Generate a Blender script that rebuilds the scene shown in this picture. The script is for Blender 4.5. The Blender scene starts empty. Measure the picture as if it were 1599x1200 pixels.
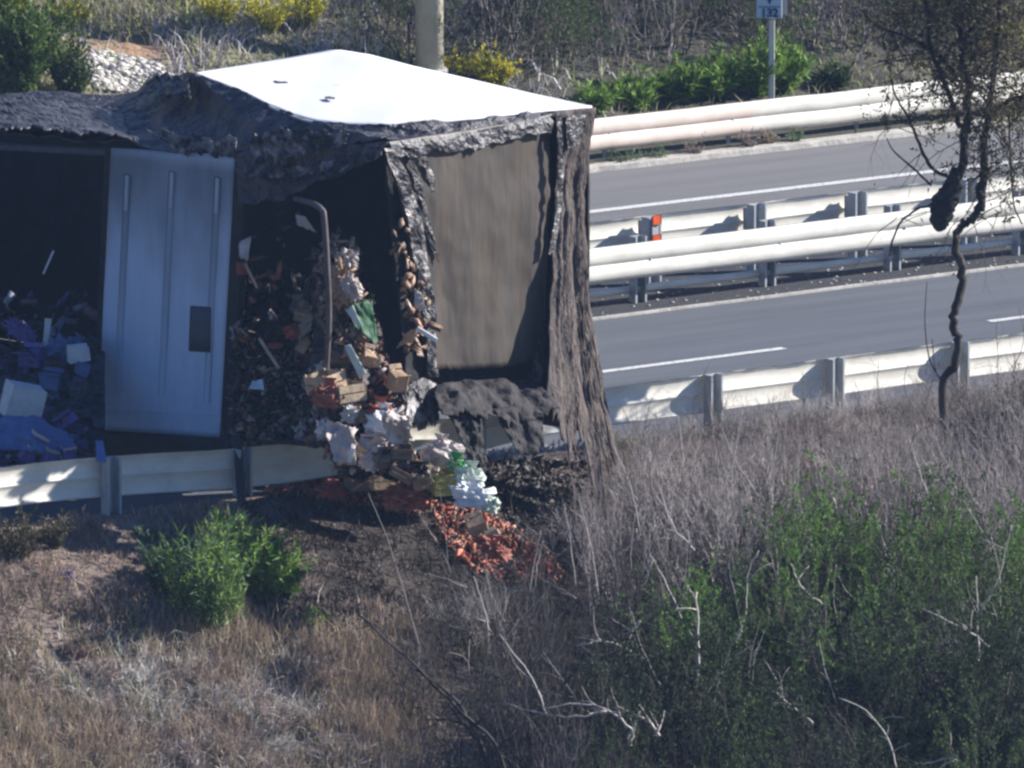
import bpy, math, random
import numpy as np
from mathutils import Vector, Matrix, noise
SC = bpy.context.scene
COL = SC.collection
# ------------------------------------------------------------------ camera, world, sun
F = 15800.0; PITCH = math.radians(10); C0 = np.array([0, -83.7, 14.76])
cam = bpy.data.cameras.new('camera'); co = bpy.data.objects.new('camera', cam); COL.objects.link(co)
co.location = C0; co.rotation_euler = (math.radians(80), 0, 0)
cam.sensor_width = 36; cam.lens = F / 1599 * 36; cam.clip_start = 1; cam.clip_end = 3000
SC.camera = co
SUN = Vector((1.0, 0.25, 0.56)).normalized()
sel = math.asin(SUN.z); saz = math.atan2(SUN.x, SUN.y)
w = bpy.data.worlds.new('World'); SC.world = w; w.use_nodes = True
nt = w.node_tree; sky = nt.nodes.new('ShaderNodeTexSky'); sky.sky_type = 'NISHITA'
sky.sun_disc = False; sky.sun_elevation = sel; sky.sun_rotation = saz; sky.air_density = 1.3; sky.ozone_density = 2.5; sky.dust_density = 0.4
bg = nt.nodes['Background']; bg.inputs[1].default_value = 0.05
tn = nt.nodes.new('ShaderNodeMix'); tn.data_type = 'RGBA'; tn.blend_type = 'MULTIPLY'; tn.inputs[0].default_value = 1; tn.inputs[7].default_value = (0.5, 0.72, 1.15, 1)
nt.links.new(sky.outputs[0], tn.inputs[6]); nt.links.new(tn.outputs[2], bg.inputs[0])
sl = bpy.data.lights.new('sun', 'SUN'); sl.energy = 5.0; sl.angle = math.radians(0.53); sl.color = (1, 0.955, 0.89)
so = bpy.data.objects.new('sun', sl); COL.objects.link(so); so.rotation_euler = SUN.to_track_quat('Z', 'Y').to_euler()
so.location = (30, 10, 30)
SC.view_settings.view_transform = 'Standard'; SC.view_settings.look = 'None'; SC.view_settings.exposure = 1.08
SC.view_settings.gamma = 1; SC.view_settings.use_curve_mapping = False
SC.cycles.max_bounces = 5; SC.cycles.diffuse_bounces = 3; SC.cycles.transparent_max_bounces = 6
SC.cycles.pixel_filter_type = 'BLACKMAN_HARRIS'; SC.cycles.filter_width = 2.6

# ------------------------------------------------------------------ placing helpers
f_ = np.array([0, math.cos(PITCH), -math.sin(PITCH)]); r_ = np.array([1, 0, 0.]); u_ = np.array([0, math.sin(PITCH), math.cos(PITCH)])
def ray(px, py): return f_ + r_ * (px - 800) / F + u_ * (600 - py) / F
def atZ(px, py, z=0.0):
    d = ray(px, py); return C0 + d * ((z - C0[2]) / d[2])
def atY(px, py, y):
    d = ray(px, py); return C0 + d * ((y - C0[1]) / d[1])
def proj(p):
    v = np.asarray(p, float) - C0; q = v @ f_
    return 800 + F * (v @ r_) / q, 600 - F * (v @ u_) / q
BZ = 0.26
LA = atZ(0, 792, BZ)[:2]; LB = atZ(1320, 615, BZ)[:2]
R = (LB - LA) / np.linalg.norm(LB - LA); N = np.array([R[1], -R[0]])   # along the road; N points to the camera side
def W(u, s, z=0.0): return np.array([*(LA + R * s + N * u), z])
def US(p): d = np.asarray(p)[:2] - LA; return float(d @ N), float(d @ R)
def s_at(u, z, px):
    lo, hi = -40., 80.
    for _ in range(50):
        m = (lo + hi) / 2
        if proj(W(u, m, z))[0] < px: lo = m
        else: hi = m
    return lo
UM = US(atZ(950, 440, BZ))[0]; UM2 = UM - 1.0; UF = US(atZ(950, 232, .16))[0]
U_KERB = US(atZ(1150, 240))[0]; U_EDGE = US(atZ(1190, 300))[0]; U_DASH = US(atZ(1090, 562))[0]; U_MED = US(atZ(1200, 465))[0]
ARCH = math.atan2(R[1], R[0])

def sstep(a, b, x):
    t = min(1, max(0, (x - a) / (b - a))); return t * t * (3 - 2 * t)
def fbm(x, y, z=0.0, o=4):
    return noise.fractal(Vector((x, y, z)), 0.9, 2.1, o)
def ground_z(x, y):
    u, s = US((x, y))
    if u > -0.35:
        h = 0.10 * sstep(-0.35, 0.0, u)
        d = max(0, u - 0.35)
        h -= 0.60 * d if d < 6 else 3.6 + (d - 6) * 0.10
        h -= 0.0
        a = sstep(0.1, 1.2, u) * (0.10 if u < 12 else 0.3)
        h += a * fbm(x * 1.1, y * 1.1) + a * 0.35 * fbm(x * 4, y * 4, 3)
        return max(h, -9 + 0.3 * fbm(x * .1, y * .1))
    if u < U_KERB:
        d = U_KERB - u
        h = 0.06 + 0.42 * max(0, d - 0.9) if d < 40 else 0.06 + 0.42 * 39.1
        return h + sstep(0.2, 1.5, d) * (0.10 * fbm(x * .9, y * .9) + 0.03 * fbm(x * 4, y * 4, 3)) + 0.01 * d * fbm(x * .1, y * .1)
    if UM2 - 0.45 < u < U_MED:
        return -0.02 + 0.015 * fbm(x * 6, y * 6)
    return -0.06
def gp(px, py):
    """point where the picture ray meets the terrain"""
    d = ray(px, py); d = d / d[1]
    y = -16.0; last = None
    while y < 60:
        p = C0 + d * (y - C0[1])
        if p[2] <= ground_z(p[0], p[1]) or (p[2] <= 0 and U_KERB < US(p)[0] < -.35): return p
        y += 0.04
    return p
def root(px, y):
    """terrain point below picture column px at depth y"""
    x = (px - 800) / F * ((y - C0[1]) * math.cos(PITCH) + C0[2] * math.sin(PITCH)); return np.array([x, y, ground_z(x, y)])

# ------------------------------------------------------------------ materials
MATS = {}
def mat(name, col, col2=None, scale=8.0, rough=0.75, metal=0.0, bump=0.0, bscale=None, tint=False, detail=5, spec=0.4, contrast=(0.35, 0.65), stretch=None, trans=0.0):
    if name in MATS: return MATS[name]
    m = bpy.data.materials.new(name); m.use_nodes = True; t = m.node_tree; b = t.nodes['Principled BSDF']
    b.inputs['Roughness'].default_value = rough; b.inputs['Metallic'].default_value = metal
    b.inputs['Specular IOR Level'].default_value = spec
    tc = t.nodes.new('ShaderNodeTexCoord'); vec = tc.outputs['Object']
    if name.startswith('asphalt'):
        mr = t.nodes.new('ShaderNodeMapping'); mr.inputs['Rotation'].default_value = (0, 0, -ARCH); t.links.new(vec, mr.inputs[0]); vec = mr.outputs[0]
    if stretch:
        mp = t.nodes.new('ShaderNodeMapping'); mp.inputs['Scale'].default_value = stretch; t.links.new(vec, mp.inputs[0]); vec = mp.outputs[0]
    n = t.nodes.new('ShaderNodeTexNoise'); n.inputs['Scale'].default_value = scale; n.inputs['Detail'].default_value = detail; n.inputs['Roughness'].default_value = 0.65
    t.links.new(vec, n.inputs['Vector'])
    cr = t.nodes.new('ShaderNodeValToRGB'); c2 = col2 or tuple(c * 0.7 for c in col)
    cr.color_ramp.elements[0].position = contrast[0]; cr.color_ramp.elements[1].position = contrast[1]
    cr.color_ramp.elements[0].color = (*c2, 1); cr.color_ramp.elements[1].color = (*col, 1)
    t.links.new(n.outputs[0], cr.inputs[0]); out = cr.outputs[0]
    if tint:
        a = t.nodes.new('ShaderNodeAttribute'); a.attribute_name = 'tint'
        mx = t.nodes.new('ShaderNodeMix'); mx.data_type = 'RGBA'; mx.blend_type = 'MULTIPLY'; mx.inputs[0].default_value = 1
        t.links.new(out, mx.inputs[6]); t.links.new(a.outputs['Color'], mx.inputs[7]); out = mx.outputs[2]
    t.links.new(out, b.inputs['Base Color'])
    if trans > 0:
        b.inputs['Transmission Weight'].default_value = 0
        tr = t.nodes.new('ShaderNodeBsdfTranslucent'); ms = t.nodes.new('ShaderNodeMixShader'); ms.inputs[0].default_value = trans
        t.links.new(out, tr.inputs[0]); t.links.new(b.outputs[0], ms.inputs[1]); t.links.new(tr.outputs[0], ms.inputs[2])
        t.links.new(ms.outputs[0], t.nodes['Material Output'].inputs[0])
    if bump:
        n2 = t.nodes.new('ShaderNodeTexNoise'); n2.inputs['Scale'].default_value = bscale or scale * 3; n2.inputs['Detail'].default_value = 6
        t.links.new(vec, n2.inputs['Vector'])
        bp = t.nodes.new('ShaderNodeBump'); bp.inputs['Strength'].default_value = min(1, bump); bp.inputs['Distance'].default_value = 0.02 * max(1, bump)
        t.links.new(n2.outputs[0], bp.inputs['Height']); t.links.new(bp.outputs[0], b.inputs['Normal'])
    MATS[name] = m; return m

M_asph = mat('asphalt', (0.118, 0.128, 0.148), (0.082, 0.09, 0.108), 1.5, 0.85, bump=0.6, bscale=120, contrast=(.35, .65), stretch=(0.12, 1.6, 1))
M_asph2 = mat('asphalt_older', (0.18, 0.178, 0.18), (0.145, 0.143, 0.147), 1.5, 0.85, bump=0.6, bscale=120, contrast=(.35, .65), stretch=(0.15, 1.6, 1))
M_paint = mat('road_paint', (0.62, 0.62, 0.6), (0.25, 0.25, 0.25), 26, 0.7, contrast=(.34, .5))
M_conc = mat('concrete', (0.5, 0.48, 0.44), (0.33, 0.31, 0.28), 7, 0.85, bump=0.5)
M_rail = mat('galvanised_steel', (0.77, 0.745, 0.67), (0.62, 0.59, 0.52), 3.5, 0.8, metal=0.0, spec=0.2, contrast=(.3, .6), stretch=(1, 1, 2))
M_rail_st = mat('stained_steel', (0.78, 0.68, 0.6), (0.68, 0.56, 0.48), 6, 0.6)
M_post = mat('post_steel', (0.44, 0.46, 0.48), (0.32, 0.34, 0.36), 8, 0.6)
M_orange = mat('orange_reflector', (0.75, 0.12, 0.03), (0.6, 0.08, 0.02), 30, 0.4)
M_soil = mat('terrain_soil', (1, 1, 1), (0.6, 0.57, 0.55), 6, 0.95, bump=1.0, bscale=22, tint=True)
M_medsoil = mat('median_grit', (0.045, 0.045, 0.05), (0.025, 0.026, 0.03), 14, 0.9, bump=0.6)
M_dry = mat('dry_grass', (1, 1, 1), (0.8, 0.8, 0.8), 20, 0.8, tint=True, trans=0.25, spec=0.2)
M_leaf = mat('leaf_green', (1, 1, 1), (0.75, 0.75, 0.75), 30, 0.65, tint=True, trans=0.3, spec=0.25)
M_pole = mat('pole_concrete', (0.62, 0.57, 0.46), (0.48, 0.44, 0.36), 5, 0.85, bump=0.4)
M_bark = mat('twig_bark', (1, 1, 1), (0.6, 0.6, 0.6), 20, 0.8, tint=True)
M_darkbark = mat('dark_bark', (0.06, 0.05, 0.045), (0.03, 0.026, 0.024), 25, 0.85, bump=0.8)
M_roof = mat('white_roof_sheet', (0.68, 0.69, 0.71), (0.45, 0.42, 0.4), 2.6, 0.6, contrast=(.27, .36), detail=8, stretch=(1, 2.5, 1))
M_sooty = mat('sooty_cloth', (0.042, 0.036, 0.038), (0.014, 0.013, 0.015), 9, 0.85, bump=0.8, bscale=30)
M_char = mat('charred_sheet', (0.085, 0.08, 0.092), (0.01, 0.01, 0.013), 7, 0.42, bump=1.0, bscale=30, spec=0.6, contrast=(.3, .7))
M_charfoil = mat('scorched_foil', (0.32, 0.3, 0.3), (0.02, 0.02, 0.025), 7, 0.42, metal=0.2, bump=1.0, bscale=30, contrast=(.48, .66))
M_black = mat('soot_black', (0.018, 0.017, 0.018), (0.008, 0.008, 0.009), 6, 0.8, bump=0.6)
M_frame = mat('burnt_frame', (0.03, 0.032, 0.036), (0.015, 0.015, 0.018), 10, 0.6)
M_panel = mat('grey_white_panel', (0.5, 0.6, 0.74), (0.42, 0.52, 0.66), 2.4, 0.55, contrast=(.3, .7), stretch=(4, 4, .6), tint=True)
M_ribm = mat('cream_rib', (0.62, 0.6, 0.54), (0.5, 0.47, 0.42), 6, 0.6)
M_strip = mat('rib_strip_grey', (0.42, 0.48, 0.56), (0.34, 0.4, 0.48), 6, 0.6)
M_vent = mat('panel_placard', (0.07, 0.08, 0.1), (0.05, 0.06, 0.08), 10, 0.6)
M_curt = mat('sooted_curtain', (0.088, 0.07, 0.052), (0.04, 0.035, 0.034), 2.2, 0.5, bump=0.25, bscale=5, contrast=(.3, .7), stretch=(3, 3, .4), spec=0.45)
M_drape = mat('scorched_drape', (0.13, 0.1, 0.088), (0.04, 0.034, 0.034), 7, 0.8, bump=0.9, bscale=26, contrast=(.35, .65), stretch=(3, 3, 1))
M_tube = mat('grey_tube', (0.12, 0.1, 0.1), (0.06, 0.05, 0.05), 10, 0.6)
def plain(name, c, rough=0.6, dirty=0.55, scale=9, bump=0.3, **k): return mat(name, c, tuple(x * dirty for x in c), scale, rough, bump=bump, **k)
M_wood = plain('crate_wood', (0.52, 0.4, 0.27)); M_woodd = plain('scorched_wood', (0.2, 0.15, 0.11))
M_card = plain('cardboard', (0.42, 0.28, 0.18)); M_white = plain('white_plastic', (0.72, 0.73, 0.74), dirty=.8)
M_green = plain('green_plastic', (0.08, 0.36, 0.1)); M_pgreen = plain('pale_green_plastic', (0.56, 0.64, 0.54), dirty=.8)
M_red = plain('red_produce', (0.4, 0.1, 0.07)); M_blue = plain('blue_plastic', (0.12, 0.18, 0.38), dirty=.7)
M_purple = plain('purple_packaging', (0.16, 0.12, 0.34), dirty=.7); M_paper = plain('crumpled_paper', (0.58, 0.5, 0.46), dirty=.65)
M_orn = plain('orange_netting', (0.38, 0.13, 0.085), dirty=.5, scale=22, bump=0.8); M_ygreen = plain('yellow_green_box', (0.5, 0.5, 0.2))
M_stone = plain('pale_stone', (0.55, 0.52, 0.48)); M_sign = plain('sign_face', (0.5, 0.62, 0.72), dirty=.93, bump=0); M_signblue = plain('sign_lettering', (0.03, 0.08, 0.22), bump=0)
M_signback = plain('sign_back', (0.06, 0.07, 0.1), bump=0); M_debris = mat('debris_mix', (1, 1, 1), (0.5, 0.5, 0.5), 25, 0.6, tint=True)

# ------------------------------------------------------------------ mesh helpers
def mesh_np(name, V, tris=None, quads=None, tint=None, smooth=False):
    V = np.asarray(V, np.float32).reshape(-1, 3); parts = []
    nT = 0 if tris is None else len(tris); nQ = 0 if quads is None else len(quads)
    me = bpy.data.meshes.new(name); me.vertices.add(len(V)); me.vertices.foreach_set('co', V.ravel())
    loops = []
    if nT: loops.append(np.asarray(tris, np.int32).ravel())
    if nQ: loops.append(np.asarray(quads, np.int32).ravel())
    L = np.concatenate(loops); me.loops.add(len(L)); me.loops.foreach_set('vertex_index', L)
    st = np.concatenate([np.arange(nT) * 3, nT * 3 + np.arange(nQ) * 4]).astype(np.int32)
    me.polygons.add(nT + nQ); me.polygons.foreach_set('loop_start', st)
    if smooth: me.polygons.foreach_set('use_smooth', np.ones(nT + nQ, bool))
    me.update(calc_edges=True)
    if tint is not None:
        at = me.color_attributes.new('tint', 'FLOAT_COLOR', 'POINT')
        tc = np.ones((len(V), 4), np.float32); tc[:, :3] = tint; at.data.foreach_set('color', tc.ravel())
    return me
def link(name, me, m, parent=None, loc=None, **props):
    o = bpy.data.objects.new(name, me); COL.objects.link(o)
    if m is not None and len(me.materials) == 0: me.materials.append(m)
    if parent is not None: o.parent = parent
    if loc is not None: o.location = loc
    for k, v in props.items(): o[k] = v
    return o
def thing(name, label, cat, loc=(0, 0, 0), group=None, rot=None):
    o = bpy.data.objects.new(name, None); COL.objects.link(o); o.location = tuple(loc); o['label'] = label; o['category'] = cat
    o.empty_display_size = 0.2
    if rot is not None: o.rotation_euler = rot
    if group: o['group'] = group
    return o
def adopt(o, parent):
    """parent o (whose mesh is in world coordinates) to a thing placed at its base"""
    o.parent = parent; o.matrix_parent_inverse = Matrix.Translation(-Vector(parent.location)); return o
def part(name, me, m, parent, **p):
    o = link(name, me, m, **p); root_ = parent
    off = Vector((0, 0, 0)); q = parent
    while q is not None and q.type == 'MESH': q = q.parent
    o.parent = parent
    o.matrix_parent_inverse = Matrix.Identity(4) if parent.type == 'MESH' else Matrix.Translation(-Vector(parent.location))
    return o
def pyd(name, v, f, smooth=False):
    me = bpy.data.meshes.new(name); me.from_pydata([tuple(map(float, p)) for p in v], [], f)
    if smooth:
        me.polygons.foreach_set('use_smooth', np.ones(len(me.polygons), bool))
    me.update(); return me
def box_vf(c, ax, half, bev=0.0, rng=None, jit=0.0):
    """box with chamfered corners: c centre, ax 3 axis vectors, half sizes"""
    c = np.asarray(c, float); ax = [np.asarray(a, float) for a in ax]; v = []
    for sz in (-1, 1):
        h = half[2]; b = bev
        pts = [(-1, -1), (1, -1), (1, 1), (-1, 1)]
        for (x, y) in pts:
            for (dx, dy) in (((b, 0), (0, b)) if (x * y > 0) else ((0, b), (b, 0))):
                v.append(c + ax[0] * x * (half[0] - dx) + ax[1] * y * (half[1] - dy) + ax[2] * sz * h)
    if jit and rng is not None:
        k = rng.uniform(-jit, jit, (4, 3))
        for i in range(8): v[i] = v[i] + k[i // 2]; v[8 + i] = v[8 + i] + k[(i // 2 + 1) % 4] * .6
    f = [tuple(range(7, -1, -1)), tuple(range(8, 16))] + [(i, (i + 1) % 8, 8 + (i + 1) % 8, 8 + i) for i in range(8)]
    return v, f
def box_me(name, c, ax, half, bev=0.004, **k):
    v, f = box_vf(c, ax, half, bev, **k); return pyd(name, v, f)
AXI = [np.array([1., 0, 0]), np.array([0, 1., 0]), np.array([0, 0, 1.])]
RA = [np.array([R[0], R[1], 0]), np.array([N[0], N[1], 0]), np.array([0, 0, 1.])]
def tubes(P0, P1, R0, R1, sides=3):
    P0 = np.asarray(P0, float); P1 = np.asarray(P1, float); n = len(P0); d = P1 - P0; d /= np.linalg.norm(d, axis=1)[:, None] + 1e-9
    a = np.where(np.abs(d[:, 2:3]) < 0.9, np.array([[0, 0, 1.]]), np.array([[1., 0, 0]])); x = np.cross(d, a); x /= np.linalg.norm(x, axis=1)[:, None] + 1e-9; y = np.cross(d, x)
    th = np.arange(sides) * 2 * math.pi / sides
    ring = np.cos(th)[None, :, None] * x[:, None, :] + np.sin(th)[None, :, None] * y[:, None, :]
    V = np.concatenate([P0[:, None] + ring * np.asarray(R0)[:, None, None], P1[:, None] + ring * np.asarray(R1)[:, None, None]], 1)
    b = (np.arange(n) * 2 * sides)[:, None]; i = np.arange(sides); j = (i + 1) % sides
    Q = np.stack([b + i, b + j, b + sides + j, b + sides + i], -1).reshape(-1, 4)
    return V.reshape(-1, 3), Q
def tube_path(name, pts, rad, sides=8, wob=0.0, seed=0):
    """one continuous tube along pts with radii"""
    pts = [np.asarray(p, float) for p in pts]; rng = np.random.default_rng(seed); V = []; n = len(pts)
    for i, p in enumerate(pts):
        d = pts[min(i + 1, n - 1)] - pts[max(i - 1, 0)]; d /= np.linalg.norm(d) + 1e-9
        a = np.array([0, 1., 0]) if abs(d[1]) < .9 else np.array([1., 0, 0]); x = np.cross(d, a); x /= np.linalg.norm(x); y = np.cross(d, x)
        for k in range(sides):
            t = 2 * math.pi * k / sides; V.append(p + (x * math.cos(t) + y * math.sin(t)) * rad[i] * (1 + wob * rng.uniform(-1, 1)))
    f = [(i * sides + k, i * sides + (k + 1) % sides, (i + 1) * sides + (k + 1) % sides, (i + 1) * sides + k) for i in range(n - 1) for k in range(sides)]
    f += [tuple(range(sides - 1, -1, -1)), tuple(range((n - 1) * sides, n * sides))]
    return pyd(name, V, f, True)
def smooth_path(pts, k=5):
    pts = np.asarray(pts, float); out = []; n = len(pts)
    for i in range(n - 1):
        p0, p1, p2, p3 = pts[max(i - 1, 0)], pts[i], pts[i + 1], pts[min(i + 2, n - 1)]
        for j in range(k):
            t = j / k; out.append(0.5 * ((2 * p1) + (-p0 + p2) * t + (2 * p0 - 5 * p1 + 4 * p2 - p3) * t * t + (-p0 + 3 * p1 - 3 * p2 + p3) * t ** 3))
    out.append(pts[-1]); return np.array(out)

# ------------------------------------------------------------------ the setting
def build_ground():
    def axis(lo, hi, dense_lo, dense_hi, st, far):
        a = list(np.arange(dense_lo, dense_hi, st)); x = dense_lo; s = st
        left = []
        while x > lo: s *= 1.3; x -= s; left.append(x)
        x = dense_hi; s = st; right = []
        while x < hi: right.append(x); s *= 1.3; x += s
        return np.array(left[::-1] + a + right)
    S = axis(-260, 260, -8, 34, 0.14, 0); Uu = axis(-260, 110, -22, 7.0, 0.11, 0)
    V = []; T = []
    for u in Uu:
        for s in S:
            p = W(u, s); z = ground_z(p[0], p[1]); V.append((p[0], p[1], z))
            g = fbm(p[0] * .8, p[1] * .8, 7) * .5 + .5
            if u > -0.35:
                c = np.array([0.21, 0.165, 0.14]) * (0.75 + .5 * g); qx, qy = proj((p[0], p[1], z)); c = c * (1 - .8 * sstep(600, 800, qx - max(0, (qy - 900)) * .15) * sstep(.5, 1.3, u))  # soil darkened under the thicket: litter tone plus painted shade
            elif u < U_KERB:
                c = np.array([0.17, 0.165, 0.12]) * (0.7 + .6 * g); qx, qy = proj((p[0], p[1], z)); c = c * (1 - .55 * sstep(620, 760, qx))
            else: c = np.array([0.11, 0.1, 0.09])
            if u < U_KERB - 2:
                px, py = proj(V[-1])
                w1 = math.exp(-(((px - 200) / 70) ** 2 + ((py - 80) / 16) ** 2)); c = c * (1 - w1) + np.array([0.46, 0.27, 0.17]) * w1
                w2 = math.exp(-(((px - 205) / 75) ** 2 + ((py - 120) / 22) ** 2)); c = c * (1 - w2) + np.array([0.5, 0.47, 0.42]) * w2
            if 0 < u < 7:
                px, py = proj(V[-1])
                w1 = min(1, 1.3 * math.exp(-(((px - 650 + 90 * fbm(p[0] * 2, p[1] * 2, 17)) / 240) ** 4 + ((py - 840 + 80 * fbm(p[0] * 2.3, p[1] * 2.3, 19)) / 135) ** 4))) * (.75 + .5 * fbm(p[0] * 6, p[1] * 6, 5)); w1 = max(0, min(1, w1)); c = c * (1 - w1) + np.array([0.009, 0.008, 0.009]) * w1  # near-black patch: shade on the bank below the wreck, painted into the soil
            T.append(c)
    nS = len(S); nU = len(Uu); i, j = np.meshgrid(np.arange(nU - 1), np.arange(nS - 1), indexing='ij'); b = (i * nS + j).ravel()
    Q = np.stack([b, b + 1, b + nS + 1, b + nS], 1)
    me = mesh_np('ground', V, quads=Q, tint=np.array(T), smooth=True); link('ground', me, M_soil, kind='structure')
build_ground()
def strip(name, u0, u1, s0, s1, z, m, th=0.0, nseg=60, rag=0.0, seed=0):
    V = []; Fc = []; rng = np.random.default_rng(seed)
    for k in range(nseg + 1):
        s = s0 + (s1 - s0) * k / nseg; j = rag * (fbm(s * 1.7, seed) + .5 * fbm(s * 6, seed)); j2 = rag * fbm(s * 1.9, seed + 5)
        V += [W(u0 + j, s, z), W(u1 + j2, s, z)]
        if th: V += [W(u0 + j, s, z - th), W(u1 + j2, s, z - th)]
    st = 4 if th else 2
    for k in range(nseg):
        a = k * st; b = a + st
        Fc.append((a, a + 1, b + 1, b))
        if th: Fc += [(a, b, b + 2, a + 2), (a + 1, a + 3, b + 3, b + 1)]
    me = pyd(name, V, Fc); return link(name, me, m, kind='structure')
strip('road', U_MED, -0.35, -60, 200, 0.0, M_asph, 0.1, 200, 0.03, 1)
strip('road', U_KERB + 0.14, UM2 - 0.45, -60, 200, 0.0, M_asph2, 0.1, 200, 0.02, 2)
strip('median_ground', UM2 - 0.45, U_MED, -60, 200, 0.012, M_medsoil, 0.08, 400, 0.0, 3)
strip('kerb', U_KERB - 0.2, U_KERB + 0.14, -60, 200, 0.05, M_conc, 0.1, 600, 0.05, 4)
strip('painted_line', U_EDGE - 0.07, U_EDGE + 0.07, -60, 200, 0.005, M_paint, 0, 200, 0.0, 5)
s1 = s_at(U_DASH, 0, 1225)
strip('painted_line', U_DASH - 0.05, U_DASH + 0.05, s1 - 5.0, s1, 0.005, M_paint)
s2 = s_at(U_DASH, 0, 1545); strip('painted_line', U_DASH - 0.05, U_DASH + 0.05, s2, s2 + 5.0, 0.005, M_paint)

# ------------------------------------------------------------------ guard rails
PROF = [(0.0, 0.0), (0.03, 0.012), (0.062, 0.04), (0.07, 0.075), (0.066, 0.11), (0.05, 0.138), (0.03, 0.15), (0.026, 0.155), (0.03, 0.16), (0.05, 0.172), (0.066, 0.2), (0.07, 0.235), (0.062, 0.27), (0.03, 0.298), (0.0, 0.31)]
def beam_me(u, s0, s1, zb, side, wav=0.0, seed=0, off=0.0, kinks=()):
    th = 0.004; dep = 0.5 if side < 0 else 0.6; V = []; n = max(2, int((s1 - s0) / 0.12)); k = len(PROF)
    for i in range(n + 1):
        s = s0 + (s1 - s0) * i / n
        du = wav * fbm(s * 0.9, seed) + off; dz = wav * 0.6 * fbm(s * 0.7, seed + 9)
        for (ks, kw, ka, kz) in kinks: e = math.exp(-((s - ks) / kw) ** 2); du += ka * e; dz += kz * e
        for (a, z) in PROF: V.append(W(u + side * a * dep + du, s, zb + z + dz))
        for (a, z) in PROF: V.append(W(u + side * (a * dep - th) + du, s, zb + z + dz + (th if z > .3 else -th if z < .01 else 0)))
    Fc = []; m = 2 * k
    for i in range(n):
        a = i * m; b = a + m
        for j in range(k - 1):
            Fc.append((a + j, a + j + 1, b + j + 1, b + j)); Fc.append((a + k + j, b + k + j, b + k + j + 1, a + k + j + 1))
        Fc.append((a, b, b + k, a + k)); Fc.append((a + k - 1, a + 2 * k - 1, b + 2 * k - 1, b + k - 1))
    return pyd('beam', V, Fc, True)
def cpost_me(u, s, z0, z1, w_=0.062, d_=0.05, lean=0.0):
    """C-section steel post"""
    t = 0.006; o = []
    pr = [(-w_, -d_), (w_, -d_), (w_, d_), (w_ - t * 3, d_), (w_ - t * 3, d_ - t), (w_ - t, d_ - t), (w_ - t, -d_ + t), (-w_ + t, -d_ + t), (-w_ + t, d_ - t), (-w_ + 3 * t, d_ - t), (-w_ + 3 * t, d_), (-w_, d_)]
    n = len(pr); V = [W(u + b, s + a, z0) for a, b in pr] + [W(u + b, s + a + lean, z1) for a, b in pr]
    Fc = [(i, (i + 1) % n, n + (i + 1) % n, n + i) for i in range(n)] + [tuple(range(n, 2 * n))]
    return pyd('post', V, Fc)
def spost_me(u, s, z0, z1, hw, hd, lean=0.0):
    v, f = box_vf(W(u, s, (z0 + z1) / 2), RA, (hw, hd, (z1 - z0) / 2), 0.008); return pyd('post', v, f)
def rail(name_label, cat_u, zb, side, post_side, posts, zp, s0, s1, sec, wav, spacer, postkind, hw, seed, kinks=(), stained=None):
    sm = (s0 + s1) / 2
    t = thing('guardrail', name_label, 'guardrail', W(cat_u, posts[len(posts) // 2], 0))
    s = s0; i = 0
    while s < s1:
        m = M_rail_st if stained is not None and i == stained else M_rail
        part('beam', beam_me(cat_u, s, min(s + sec, s1) + 0.18, zb, side, wav, seed, 0.006 * (i % 2), kinks), m, t); s += sec; i += 1
    for j, ps in enumerate(posts):
        pu = cat_u + post_side * (0.16 if spacer else 0.055)
        dzp = sum(kz * math.exp(-((ps - ks) / kw) ** 2) for ks, kw, ka, kz in kinks)
        if postkind == 'c': pm = cpost_me(pu, ps, -0.35, zp + dzp, hw, hw * .8)
        else: pm = spost_me(pu, ps, -0.35, zp, hw, hw * 0.8)
        part('post', pm, M_post, t)
        if spacer:
            part('spacer_block', box_me('spacer', W(cat_u + post_side * 0.07, ps, zb + 0.19), RA, (hw * 0.8, 0.045, 0.10), 0.01), M_post, t)
        part('bolt', tube_path('bolt', [W(cat_u + side * -0.012, ps, zb + .155), W(cat_u + side * 0.03, ps, zb + .155)], [0.013, 0.011], 6), M_post, t)
    return t
# near rail: we see its back, posts on our side
pn = [s_at(0.06, 0.1, x) for x in (-230, -20, 175, 380, 562, 745, 930, 1115, 1305, 1500, 1690, 1880)]
sk = s_at(0, .3, 715)
rail('nearest pale guardrail with the burnt truck wreck resting over it', 0.0, BZ, -1, 1, pn, 0.575, pn[0] - 1, pn[-1] + 8, 4.0, 0.008, False, 'c', 0.062, 3,
     kinks=[(sk, 0.5, 0.05, -0.03), (s_at(0, .3, 450), 1.5, .02, -.105)])
pm_ = [s_at(UM - 0.1, 0, x) for x in (430, 620, 810, 1003, 1205, 1400, 1600, 1800)]
rail('bright front guardrail of the central reservation facing the near road', UM, BZ, 1, -1, pm_, 0.6, pm_[0] - 2, pm_[-1] + 8, 4.0, 0.006, True, 'c', 0.062, 7)
pb = [s_at(UM2 + 0.1, 0, x) for x in (470, 660, 850, 1048, 1215, 1368, 1520, 1680)]
t_back = rail('rear guardrail of the central reservation showing its post tops above the front one', UM2, BZ + .03, -1, 1, [s_at(UM2 + .16, 0.5, x) for x in (640, 830, 1018, 1182, 1340, 1512, 1690)], 0.62, pb[0] - 2, pb[-1] + 8, 4.0, 0.006, True, 'c', 0.07, 8)
# lower rider-protection rail of the front median guardrail
part('lower_rail', tube_path('lower_rail', [W(UM - 0.22, s, 0.12) for s in np.linspace(pb[0] - 2, pb[-1] + 8, 30)], [0.035] * 30, 8), M_rail, t_back)
strip('median_kerb', U_MED - 0.01, U_MED + 0.035, -60, 200, 0.02, M_conc, 0.08, 400, 0.02, 13)
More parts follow.
